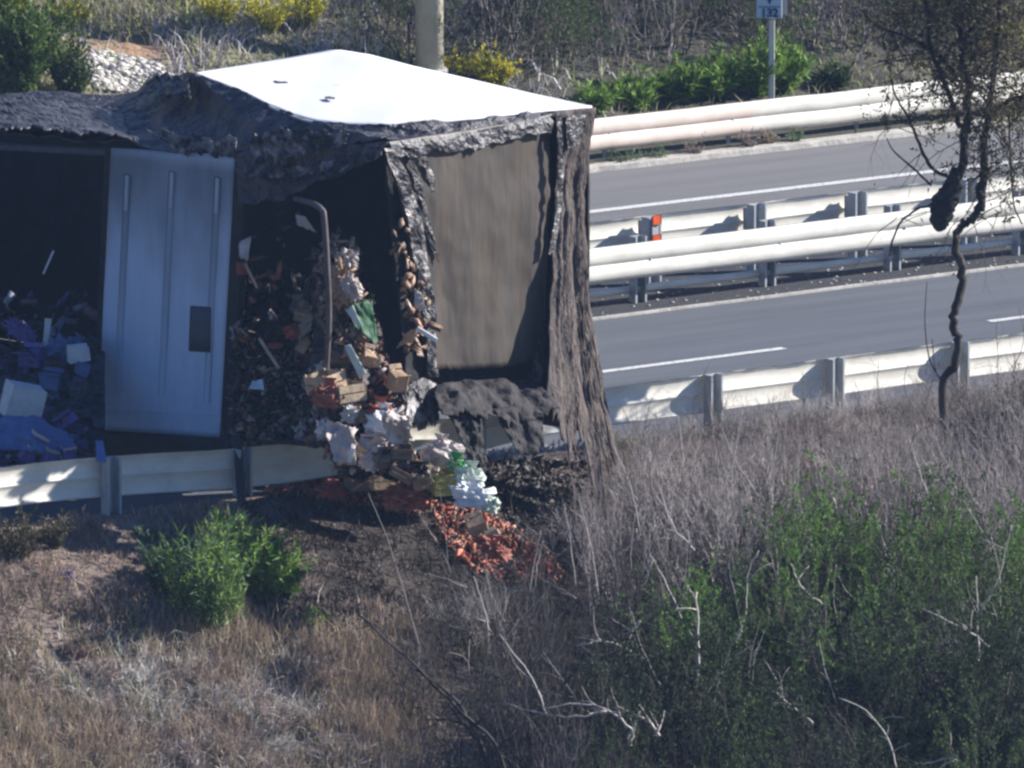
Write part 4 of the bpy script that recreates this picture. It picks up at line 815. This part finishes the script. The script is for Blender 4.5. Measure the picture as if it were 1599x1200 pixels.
def stones(name, label, P, size, seed, m=M_stone):
    rng = np.random.default_rng(seed); V = []; T = []; base = np.array([[0, 0, 1], [1, 0, 0], [0, 1, 0], [-1, 0, 0], [0, -1, 0], [0, 0, -1]], float); fc = np.array([(0, 1, 2), (0, 2, 3), (0, 3, 4), (0, 4, 1), (5, 2, 1), (5, 3, 2), (5, 4, 3), (5, 1, 4)])
    for i, p in enumerate(P): V.append((base * rng.uniform(.6, 1.2, (6, 1)) * rng.uniform(*size) * np.array([1.3, 1, .6])) + p); T.append(fc + 6 * i)
    link(name, mesh_np(name, np.concatenate(V), tris=np.concatenate(T)), m, kind='stuff', label=label)
stones('pale_stones', 'pale broken stones beside the green bush on the far bank', cloud([(130, 98), (160, 80), (240, 100), (290, 140), (240, 150), (140, 140)], None, 700, 31), (.02, .06), 31)
stones('gravel', 'small stones scattered on the near bank', scatter(700, .3, 4, -40, 900, 107), (.006, .02), 32, plain('bank_stone', (.24, .2, .18)))
stones('gravel', 'grit along the edge of the central reservation', np.array([W(random.Random(i).uniform(UM2 - .4, U_MED + .1), random.Random(i + 9000).uniform(8, 24), .015) for i in range(900)]), (.006, .02), 33, M_conc)

BARE = dict(step=.055, wig=.15, up=.6, lev=3, br=.5, len=.55, fwd=1.0, bare=.15)
BUSHY = dict(step=.06, wig=.15, up=.6, lev=3, br=.5, len=.5, fwd=.9, bare=.15, leaflev=2, nleaf=3)
def bare_variant(i, h=1.0, stems=9, cfg=BARE, r=.009, spread=.45):
    pl = Plant(500 + i)
    for k in range(stems):
        a = pl.rng.uniform(0, 6.28); t = pl.rng.uniform(0, spread); pl.grow((math.cos(a) * .1, math.sin(a) * .1, -.05), (math.cos(a) * t, math.sin(a) * t, 1), h * pl.rng.uniform(.7, 1.05), r, 0, cfg)
    return pl
GREY = (.24, .2, .2); BV = []
for i in range(8):
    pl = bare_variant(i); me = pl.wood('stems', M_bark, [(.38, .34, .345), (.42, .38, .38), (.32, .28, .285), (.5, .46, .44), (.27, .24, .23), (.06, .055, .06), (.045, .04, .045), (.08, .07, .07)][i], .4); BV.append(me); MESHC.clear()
GV = []
for i in range(7):
    pl = bare_variant(40 + i, 1.0, 10, BUSHY, .009, .55); wd_ = pl.wood('stems', M_bark, (.13, .11, .09), .3); MESHC.clear()
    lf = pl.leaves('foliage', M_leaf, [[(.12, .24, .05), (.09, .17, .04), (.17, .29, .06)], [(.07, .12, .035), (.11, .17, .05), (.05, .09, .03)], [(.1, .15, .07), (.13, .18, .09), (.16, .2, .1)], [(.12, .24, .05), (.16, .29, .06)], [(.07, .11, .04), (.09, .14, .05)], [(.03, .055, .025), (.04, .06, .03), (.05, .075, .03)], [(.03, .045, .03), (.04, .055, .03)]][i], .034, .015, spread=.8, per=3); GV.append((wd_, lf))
def place(kind, pos, h, wdt, rz, label, cat, group, meshes, names):
    t = thing(kind, label, cat, pos, group)
    for me, nm in zip(meshes, names):
        o = bpy.data.objects.new(nm, me); COL.objects.link(o); o.parent = t; o.rotation_euler = (0, 0, rz); o.scale = (wdt, wdt, h)
    return t
# thicket in front of the near guardrail
def env(px):
    return float(np.interp(px, [560, 640, 690, 760, 800, 850, 900, 950, 1000, 1050, 1120, 1200, 1300, 1400, 1500, 1560, 1600, 1700], [1250, 1000, 935, 915, 890, 830, 770, 745, 690, 690, 700, 690, 672, 668, 650, 600, 585, 570]))
def zone(px, py):
    a = ['below the orange spill', 'below the hanging drapes', 'right of the drapes', 'around the second clear guardrail post', 'between the two right guardrail posts', 'below the crooked tree', 'at the right edge'][sum(px > q for q in (760, 930, 1060, 1210, 1380, 1520))]
    b = ['top row', 'upper part', 'middle', 'lower part', 'bottom'][sum(py > q for q in (760, 860, 970, 1080))]
    return b + ' of the thicket, ' + a
rng = np.random.default_rng(77); cnt = 0
for u in np.arange(.6, 6.6, .31):
    for s in np.arange(2.2, 19, .36):
        uu = u + rng.uniform(-.2, .2); ss = s + rng.uniform(-.22, .22); p = W(uu, ss); z = ground_z(p[0], p[1]); px, py = proj((p[0], p[1], z))
        if px < 590 or px > 1720 or py > 1420: continue
        e = env(px) - 14 + abs(rng.normal()) * 18
        h = (py - e) / 182.0
        if h < .18: continue
        h = min(h, rng.uniform(.75, 1.25)); topy = py - h * 182
        if topy > 1230: continue
        green = (px > 1190 and topy > 735 + rng.uniform(-40, 60)) or (topy > 980 and px > 900 and rng.random() < .6) or (px > 1000 and topy > 850 and rng.random() < .35)
        if px < 900 and topy < 880 and rng.random() < .5: continue
        cnt += 1
        dark = topy > 815 and px < 1180 or topy > 1000  # lower shrubs mostly get near-black stems, the thicket's shade painted into their colour
        if green and fbm(p[0] * .9, p[1] * .9 + z, 21) < -.12: h *= .72
        if green: h *= rng.uniform(.8, 1.12)
        if green and rng.random() < (.84 if topy < 1000 else .66):
            k = rng.choice([0, 1, 3, 2, 0, 2]) if topy < 900 else rng.choice([0, 1, 2, 4]) if topy < 980 and px > 1230 else rng.choice([4, 5, 6, 5, 6])  # darker leaf sets lower down, shade painted into the foliage
            place('leafy_shrub', (p[0], p[1], z), h, .75 * rng.uniform(.8, 1.2), rng.uniform(0, 6.28), 'green leafy shrub, ' + zone(px, topy), 'shrub', 'leafy shrubs of the thicket', GV[k], ('stems', 'foliage'))
        else:
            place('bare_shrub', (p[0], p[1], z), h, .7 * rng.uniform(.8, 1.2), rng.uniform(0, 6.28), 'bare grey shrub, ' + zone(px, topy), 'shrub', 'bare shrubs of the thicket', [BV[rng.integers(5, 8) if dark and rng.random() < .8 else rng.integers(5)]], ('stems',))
print('thicket', cnt)
for s in np.arange(5.5, 17, .22):
    for u in (.15, .34, .55):
        p = W(u + rng.uniform(-.1, .1), s + rng.uniform(-.12, .12)); z = ground_z(p[0], p[1]); px, py = proj((p[0], p[1], z))
        if 955 < px < 1680: place('low_scrub', (p[0], p[1], z - .02), rng.uniform(.2, .38), .45, rng.uniform(0, 6.28), 'low bare scrub at the foot of the near guardrail, ' + ['beside the drape', 'by the first clear post', 'between the clear posts', 'between the right posts', 'near the crooked tree', 'right of the crooked tree'][sum(px > q for q in (1060, 1160, 1270, 1400, 1510))], 'shrub', 'low scrub along the near guardrail', [BV[rng.integers(5)]], ('stems',))
# oleander-like bushes: long narrow leaves
def lance_bush(px, py, hpx, wpx, label, seed, cols, name='green_bush', cat='bush', group=None, ln=.09, wd=.016, y=None, nst=26, lowy=None, wood=(.12, .1, .07)):
    p = gp(px, py) if y is None else root(px, y); sc = 182 * (83.7 / (83.7 + p[1])); H_ = hpx / sc; Wd = wpx / sc / 2 * 1.25; nst = int(nst * 1.5); pl = Plant(seed)
    cfg = dict(step=.06, wig=.1, up=.8, lev=1, br=.35, len=.45, fwd=1.2, bare=.2, leaflev=0, nleaf=6)
    for k in range(nst):
        a = pl.rng.uniform(0, 6.28); q = math.sqrt(pl.rng.random()) * Wd * .8; hh = H_ * math.sqrt(max(.1, 1 - (q / Wd) ** 2 * .8)) * pl.rng.uniform(.65, 1.0); pl.grow((math.cos(a) * min(.012, q * .3), math.sin(a) * min(.012, q * .3), -.03), (math.cos(a) * 1.5 * q / max(.1, H_), math.sin(a) * 1.5 * q / max(.1, H_), 1), hh, .006, 0, cfg)
    t = thing(name, label, cat, p, group); me = pl.wood('stems', M_bark, wood, .3); MESHC.clear(); link('stems', me, None, t)
    link('foliage', pl.leaves('foliage', M_leaf, cols, ln, wd, spread=.65), None, t); return t
G1 = [(.16, .3, .04), (.22, .36, .06), (.1, .2, .035), (.28, .38, .1)]; G2 = [(.06, .1, .03), (.08, .13, .04), (.04, .07, .03)]; G3 = [(.05, .06, .03), (.08, .08, .04), (.1, .08, .05)]
YEL = [(.75, .66, .05), (.65, .6, .06), (.25, .3, .06), (.8, .7, .08)]; GG = [(.13, .22, .1), (.2, .3, .15), (.09, .15, .07)]
lance_bush(325, 985, 165, 210, 'green long leaved bush on the left bank, the larger left half', 1, G1 + GG, ln=.1)
lance_bush(258, 930, 80, 90, 'dark green left side tuft of the bank bush', 9, GG + G2, ln=.08)
lance_bush(415, 935, 115, 130, 'bright green long leaved bush at the right of the left bank bush', 2, G1, ln=.1)
lance_bush(350, 880, 70, 120, 'upper green tuft of bush just below the dark guardrail', 3, G1, ln=.1, nst=18)
lance_bush(450, 930, 60, 60, 'small green sprout at the right edge of the bank bush', 4, G1, ln=.08, nst=9)
lance_bush(485, 985, 40, 40, 'tiny green sprout below the bank bush', 5, G1, ln=.07, nst=7)
lance_bush(232, 842, 30, 55, 'low pale green weed right of the left guardrail post', 6, GG, name='weed', cat='weed', ln=.05, nst=9)
lance_bush(30, 870, 78, 120, 'dark bush under the guardrail at the left edge', 7, G3, ln=.04, nst=30)
lance_bush(85, 855, 60, 80, 'dark low bush beside the left guardrail post', 8, G3, ln=.04, nst=22)
for i, (x, y_, h_, w_) in enumerate([(160, 1075, 60, 100), (90, 960, 40, 90), (290, 1090, 70, 110), (200, 930, 40, 80), (130, 1020, 35, 90), (360, 1060, 50, 90), (500, 1080, 90, 120), (430, 1150, 70, 120), (30, 1060, 50, 90)]):
    lance_bush(x, y_, h_, w_, 'brown dry brushwood tuft on the left bank', 10 + i, MAUVE[:4] + [(.14, .1, .08)], name='dry_tuft', cat='dry bush', group='dry brushwood tufts', ln=.06, wd=.005, nst=16, wood=(.2, .14, .11))
# top-left green bush and far bank bushes
lance_bush(30, 160, 165, 230, 'large dense green bush at the upper left beyond the wreck', 30, [(.1, .17, .035), (.07, .12, .03), (.13, .2, .05)], ln=.05, wd=.03, y=9.8 if False else None, nst=60)
lance_bush(112, 158, 95, 110, 'dark green lower bush beside the large upper left bush', 31, G2, ln=.05, wd=.025, nst=34)
for i, (x, y_, h_, w_) in enumerate([(20, 30, 60, 90), (110, 42, 60, 100), (345, 45, 70, 90), (420, 50, 70, 100), (480, 42, 60, 70)]):
    lance_bush(x, y_, h_, w_, 'yellow flowering bush number at top'.replace('number at top', ['at the top left corner', 'right of the corner bush', 'left of the middle pair at the top', 'right of the middle pair at the top', 'small, at the right of the row'][i]), 40 + i, YEL, name='flowering_bush', cat='bush', group='yellow flowering bushes', ln=.04, wd=.02, nst=26)
lance_bush(770, 135, 62, 105, 'yellow green bush behind the roof just right of the pole', 50, YEL, name='flowering_bush', cat='bush', ln=.045, wd=.025, nst=40)
lance_bush(712, 118, 40, 55, 'low yellow bush touching the foot of the pole', 51, YEL, name='flowering_bush', cat='bush', ln=.045, wd=.025, nst=20)
for i, (x, y_, h_, w_, lab) in enumerate([(925, 176, 48, 80, 'at the wreck roof corner'), (990, 168, 58, 100, 'second from the wreck'), (1060, 158, 70, 105, 'in the middle of the row'), (1118, 152, 78, 110, 'left of the sign'), (1180, 148, 88, 110, 'tallest, left of the sign post'), (1225, 142, 80, 90, 'right of the sign post'), (1300, 140, 40, 70, 'small, farther right')]):
    lance_bush(x, y_, h_, w_, 'green leafy clump behind the far guardrail, ' + lab, 60 + i, G1 if i < 6 else G2, name='leafy_clump', cat='bush', group='leafy clumps behind the far guardrail', ln=.11, wd=.022, nst=24)
for i, (x, y_, h_, w_, c_) in enumerate([(985, 255, 30, 60, GG), (1030, 248, 24, 50, GG), (1085, 240, 28, 40, MAUVE), (1170, 228, 26, 40, MAUVE), (1200, 222, 24, 40, TAN), (1240, 220, 22, 40, GG), (960, 258, 24, 40, G2)]):
    lance_bush(x, y_, h_, w_, ['pale green weeds under the far guardrail near the wreck', 'second green weed patch under the far guardrail', 'brown pink dry weeds left of the thin rail post', 'brown dry weeds right of the thin rail post', 'tan dry weeds under the far guardrail', 'small green weed right of the dry weeds', 'dark green weed nearest the wreck'][i], 80 + i, c_, name='weed', cat='weed', ln=.04, wd=.01, nst=12)
# grey scrub on the far bank
rng = np.random.default_rng(88); k = 0
for du in np.arange(1.2, 8, .42):
    for s in np.arange(8, 34, .45):
        p = W(U_KERB - .8 - du + rng.uniform(-.3, .3), s + rng.uniform(-.3, .3)); z = ground_z(p[0], p[1]); px, py = proj((p[0], p[1], z))
        if px < 600 or px > 1720 or py < -20 or py > 215: continue
        if px < 860 and py > 110: continue
        if py > 150 - (px - 900) * .05 - 8 and px > 850: continue
        h = rng.uniform(.7, 1.3) * (.55 if py > 120 else 1)
        if rng.random() < .45: place('bank_scrub', (p[0], p[1], z - .02), h, h * .8, rng.uniform(0, 6.28), 'grey bare scrub bush on the far bank, ' + ('near the pole' if px < 850 else 'left of the marker sign' if px < 1180 else 'right of the marker sign' if px < 1400 else 'behind the crooked tree'), 'shrub', 'grey scrub on the far bank', [BV[rng.choice([5, 7, 6, 4, 2, 0])]], ('stems',))
        else: place('bank_scrub', (p[0], p[1], z - .02), h * .8, h * .7, rng.uniform(0, 6.28), 'grey green scrub bush on the far bank, ' + ('near the pole' if px < 850 else 'left of the marker sign' if px < 1180 else 'right of the marker sign' if px < 1400 else 'behind the crooked tree'), 'shrub', 'leafy scrub on the far bank', GV[rng.choice([2, 4, 1, 4])], ('stems', 'foliage'))
        k += 1
for px, y, h in ((560, 13.5, .5), (620, 14, .5), (600, 17, .8), (520, 18, .8), (250, 18, .7), (150, 19, .8)):
    p = root(px, y); place('bank_scrub', p, h, h, px, 'grey green leafy scrub bush left of the pole', 'shrub', 'leafy scrub left of the pole', GV[2], ('stems', 'foliage'))
print('scrub', k)
# long pale bare stems and dead branches in front
def branch(pts, y0, r, label, name='dead_branch', col=None, group=None, dy=0.0, twigs=4, seed=0, m=None):
    rng = np.random.default_rng(seed); n = len(pts); P = smooth_path([atY(a, b, y0 + dy * i) for i, (a, b) in enumerate(pts)], 4); P[1:-1] += rng.normal(size=P[1:-1].shape) * r * .5
    t = thing(name, label, 'branch', P[-1], group); m = m or mat(name + '_wood', col or (.55, .5, .46), None, 30, .8); rad = np.linspace(r * .45, r, len(P))
    part('stem', tube_path('stem', P, rad, 6), m, t)
    for k in range(twigs):
        i = rng.integers(1, len(P) - 1); d = P[i - 1] - P[i + 1 if i + 1 < len(P) else i]; d /= np.linalg.norm(d); a = rng.normal(size=3); a[1] *= .4; nd = d + a * .7; nd /= np.linalg.norm(nd); L = rng.uniform(.08, .3); q = [P[i]]
        for j in range(4): nd = nd + rng.normal(size=3) * .25; nd /= np.linalg.norm(nd); q.append(q[-1] + nd * L / 4)
        part('twig', tube_path('twig', q, np.linspace(rad[i] * .7, rad[i] * .2, 5), 5), m, t)
    return t
BR = [([(575, 770), (612, 860), (635, 940), (655, 1010), (650, 1050)], .007, 3), ([(650, 795), (690, 860), (705, 895)], .005, 2), ([(688, 770), (696, 830), (700, 880)], .004, 2),
      ([(665, 895), (700, 905), (730, 918)], .006, 3), ([(845, 905), (880, 922), (900, 935)], .006, 3), ([(898, 1010), (930, 1000), (960, 1005), (990, 1020)], .010, 5), ([(955, 965), (985, 985), (1000, 970)], .007, 4),
      ([(790, 1098), (850, 1115), (900, 1118), (960, 1112), (1010, 1125), (1030, 1150)], .010, 9), ([(850, 1105), (905, 1100), (950, 1110), (985, 1140), (985, 1165)], .009, 8), ([(1000, 1110), (990, 1135), (980, 1155)], .008, 3),
      ([(1088, 925), (1090, 985), (1092, 1020), (1086, 1070)], .012, 4), ([(1015, 865), (1045, 920), (1070, 980)], .006, 3), ([(1030, 760), (1050, 820), (1085, 860)], .006, 4), ([(1235, 880), (1250, 915), (1285, 945)], .007, 3),
      ([(1185, 860), (1168, 900), (1166, 950), (1150, 1000), (1110, 1025)], .006, 4), ([(1440, 950), (1500, 980), (1545, 1010)], .008, 6), ([(1525, 900), (1527, 980), (1530, 1040)], .007, 4), ([(1210, 1080), (1240, 1105), (1270, 1130)], .006, 5),
      ([(1310, 1090), (1350, 1110), (1385, 1150), (1400, 1200)], .006, 5), ([(1440, 1195), (1480, 1185), (1500, 1190)], .009, 5), ([(905, 780), (925, 860), (935, 930)], .004, 3), ([(960, 700), (985, 760), (1000, 830)], .004, 3), ([(1420, 680), (1440, 750), (1460, 800)], .005, 4),
      ([(1580, 820), (1560, 900), (1530, 960)], .006, 4), ([(740, 900), (756, 950), (764, 985)], .005, 2), ([(780, 990), (830, 1060), (855, 1120)], .006, 3), ([(1060, 650), (1064, 690), (1070, 740)], .004, 5), ([(1160, 640), (1150, 700), (1140, 760)], .004, 5)]
for i, (pts, r, tw) in enumerate(BR):
    p = gp(pts[-1][0], pts[-1][1]); x_, y_ = pts[-1]
    branch(pts, p[1] - 1.3, r * (1.3 if i > 4 else .8), 'pale dry branch, ' + zone(*pts[len(pts) // 2]), group='pale dead branches', twigs=tw, seed=i, name='dead_branch' if i > 4 else 'dry_branch', col=(.55, .5, .46) if i > 4 else (.27, .24, .23))
for i, pts in enumerate([[(560, 960), (660, 1050), (720, 1110), (770, 1160), (800, 1230)], [(650, 1045), (710, 1090), (745, 1150), (770, 1230)], [(680, 1125), (720, 1130), (760, 1180), (775, 1230)]]):
    branch(pts, gp(640, 1190)[1] - .9, .016, ['longest dark arching branch at the bottom centre', 'middle dark branch joining the long arching one', 'shortest dark branch near the bottom edge'][i], name='dark_branch', col=(.03, .026, .025), group='dark arching branches', twigs=12, seed=50 + i)
for i, (x, y_) in enumerate([(1008, 640), (985, 660), (1095, 590), (1110, 600), (1130, 610), (1250, 600), (1285, 580), (1340, 600), (1380, 590), (1420, 575), (925, 690), (940, 730), (1025, 660), (1190, 640), (1220, 650), (1455, 560), (1560, 520), (1590, 500)]):
    rg = random.Random(i); pts = [(x + rg.uniform(-15, 15), y_ - rg.uniform(0, 25)), (x + rg.uniform(-10, 10), y_ + 30), (x + rg.uniform(-14, 14), y_ + 80), (x, y_ + 130)]
    branch(pts, atZ(x, y_ + 130, 0)[1] - .9, .0045, 'thin bare twig before the near guardrail, ' + ['beside the drape', 'left of the first clear post', 'at the first clear post', 'between the clear posts', 'near the crooked tree', 'right of the crooked tree'][sum(x > q for q in (1000, 1070, 1150, 1300, 1430))], name='bare_twig', col=(.2, .16, .14), group='thin twigs in front of the near guardrail', twigs=7, seed=100 + i)
rgb = random.Random(12)
for i in range(70):
    x = rgb.uniform(680, 1590); y_ = rgb.uniform(760, 1120)
    if y_ < env(x) + 40 : continue
    L = rgb.uniform(50, 130); sl = rgb.uniform(-.75, .35); pts = [(x + sl * L, y_ - L), (x + sl * L * .55 + rgb.uniform(-6, 6), y_ - L * .5), (x, y_)]
    branch(pts, gp(x, y_)[1] - rgb.uniform(.5, 1.2), rgb.uniform(.003, .0055), 'slender pale stem, ' + zone(x, y_), name='slender_branch', col=(.5, .45, .42), group='slender pale stems in the thicket', twigs=rgb.randint(2, 5), seed=300 + i)
# tree at the right
ty = -2.6
tree = thing('bare_tree', 'dark crooked tree in front of the guardrails at the right, sparsely leaved', 'tree', root(1478, ty))
def tp_(pts, y=ty): return smooth_path([atY(a, b, y + (c if False else 0)) for a, b in pts], 5)
def tr(name, pts, r0, r1, y=ty, parent=tree, m=M_darkbark, sides=8):
    P = tp_(pts, y); rg = np.random.default_rng(len(pts) + int(pts[0][0])); P[1:-1] += rg.normal(size=P[1:-1].shape) * r1 * .25
    return part(name, tube_path(name, P, np.linspace(r0, r1, len(P)) * .78, sides, .12, 3), m, parent)
rb = root(1478, ty); rpx, rpy = proj(rb)
tr('trunk', [(1478, rpy + 10), (1474, 606), (1492, 570), (1496, 530), (1486, 500), (1497, 470), (1503, 430), (1497, 400), (1492, 375), (1502, 352), (1522, 342), (1530, 310), (1535, 270)], .045, .04)
tr('limb', [(1458, 340), (1485, 322), (1500, 270), (1508, 200), (1510, 130), (1502, 50), (1510, -30)], .05, .04, ty + .05)
tr('limb', [(1532, 330), (1538, 270), (1540, 200), (1552, 120), (1560, 30), (1565, -30)], .045, .02)
tr('limb', [(1500, 200), (1480, 140), (1455, 80), (1448, 10), (1440, -30)], .03, .015)
tr('limb', [(1480, 275), (1455, 262), (1436, 225), (1420, 185), (1398, 150), (1390, 110)], .022, .008)
tr('limb', [(1455, 290), (1425, 262), (1395, 235), (1385, 215)], .014, .005, ty - .02)
tr('limb', [(1460, 318), (1430, 328), (1405, 350), (1392, 385), (1390, 400)], .013, .01, ty - .03)
tr('limb', [(1535, 200), (1570, 160), (1600, 150), (1640, 130)], .03, .015)
tr('limb', [(1575, 170), (1578, 250), (1584, 320), (1597, 350)], .012, .008)
tr('limb', [(1474, 600), (1452, 560), (1445, 500), (1448, 440)], .009, .004)
tr('limb', [(1480, 605), (1462, 580), (1456, 530)], .009, .004)
tr('limb', [(1495, 120), (1470, 90), (1420, 60), (1370, 40), (1340, 10)], .022, .008)
tr('limb', [(1506, 60), (1540, 20), (1575, -10)], .02, .01)
# hanging dark wad caught in the fork
wad = thing('hanging_wad', 'dark ragged wad of matter hanging in the fork of the right tree', 'hanging wad', atY(1478, 300, ty - .1))
P = [atY(a, b, ty - .1) for a, b in [(1492, 262), (1488, 285), (1480, 305), (1474, 325), (1469, 345), (1466, 362)]]; tw = tube_path('wad_body', smooth_path(P, 5), list(np.interp(np.linspace(0, 1, 26), [0, .3, .5, .75, .9, 1], [.025, .07, .095, .085, .055, .015])), 18, .3, 5)
part('wad_body', tw, M_darkbark, wad)
pl = Plant(900); cf = dict(step=.07, wig=.2, up=-.35, lev=3, br=.55, len=.6, fwd=1.0, bare=.0, leaflev=1, nleaf=5)
tb0 = np.array(tree.location)
for (x, y_, n_, L) in [(1508, 130, 8, .8), (1503, 60, 8, .8), (1450, 60, 8, .7), (1560, 60, 9, .8), (1540, 180, 8, .6), (1590, 150, 10, .7), (1400, 60, 6, .5), (1425, 190, 4, .4), (1575, 230, 6, .5), (1500, 5, 9, .8), (1590, 40, 8, .7), (1535, 265, 5, .35), (1460, 130, 5, .5), (1600, 250, 6, .5), (1560, 10, 8, .7), (1535, 350, 2, .3)]:
    for _ in range(int(n_ * 1.3)):
        d = pl.rng.normal(size=3); d[1] *= .7; pl.grow(atY(x + pl.rng.uniform(-10, 10), y_ + pl.rng.uniform(-15, 15), ty + pl.rng.uniform(-.15, .15)) - tb0, d / np.linalg.norm(d), L * pl.rng.uniform(.5, 1), .008, 0, cf)
cf2 = dict(step=.07, wig=.13, up=-1.2, lev=2, br=.3, len=.45, fwd=1.2, bare=.1, leaflev=2, nleaf=1)
for (x, y_) in [(1400, 150), (1392, 200), (1430, 240), (1450, 330), (1540, 260), (1584, 300), (1560, 210), (1520, 330), (1385, 60), (1360, 40), (1480, 140), (1550, 150), (1595, 180), (1430, 90), (1512, 220), (1535, 300), (1410, 340), (1590, 260), (1500, 340), (1570, 330)]:
    for _ in range(2):
        pl.grow(atY(x + pl.rng.uniform(-12, 12), y_, ty) - tb0, np.array([pl.rng.normal() * .6, pl.rng.normal() * .4, -.3]), pl.rng.uniform(.3, .75), .005, 0, cf2)
tws = pl.wood('twigs', M_bark, (.1, .08, .07), .4); MESHC.clear(); link('twigs', tws, None, tree)
keep = pl.rng.random(len(pl.LP)) < .42; LPk = np.array(pl.LP)[keep]; LDk = np.array(pl.LD)[keep]
lm = leaf_mesh('foliage', LPk, LDk, [(.08, .075, .035), (.06, .06, .03), (.12, .11, .04), (.1, .075, .045)], .05, .018, pl.rng, .8); lm.materials.append(M_leaf); link('foliage', lm, None, tree)
rg = np.random.default_rng(4); LP = []; 
for (x, y_, w_, n_) in [(1590, 45, 22, 260), (1585, 75, 16, 120), (1542, 50, 14, 70), (1590, 165, 24, 260), (1560, 190, 14, 90), (1480, 172, 12, 50), (1595, 110, 12, 60)]:
    for _ in range(n_): LP.append(atY(x + rg.normal() * w_, y_ + rg.normal() * w_ * .6, ty + rg.normal() * .12) - tb0)
lm = leaf_mesh('foliage', np.array(LP), rg.normal(size=(len(LP), 3)), [(.3, .28, .05), (.4, .36, .07), (.2, .2, .05)], .04, .016, rg, .8); lm.materials.append(M_leaf); link('foliage', lm, None, tree, label='yellow green leaves with sunlight painted into their colour')  # brighter leaf colour paints the sunlit bits of the crown
for i, (x, y_, h_, w_) in enumerate([(1585, 700, 110, 110), (1545, 700, 60, 70), (1640, 700, 130, 120)]):
    lance_bush(x, y_, h_, w_, ['brown green leafy bush before the guardrail at the right edge', 'small brown green bush left of the right edge bush', 'brown green bush partly beyond the right edge'][i], 95 + i, [(.09, .085, .045), (.12, .1, .06), (.06, .07, .03)], ln=.03, wd=.012, nst=40)
lance_bush(975, 705, 40, 70, 'pale green tuft of grass leaning over the guardrail by the drape', 98, [(.28, .3, .15), (.35, .33, .2)], name='grass_tuft', cat='grass tuft', ln=.09, wd=.006, nst=16)
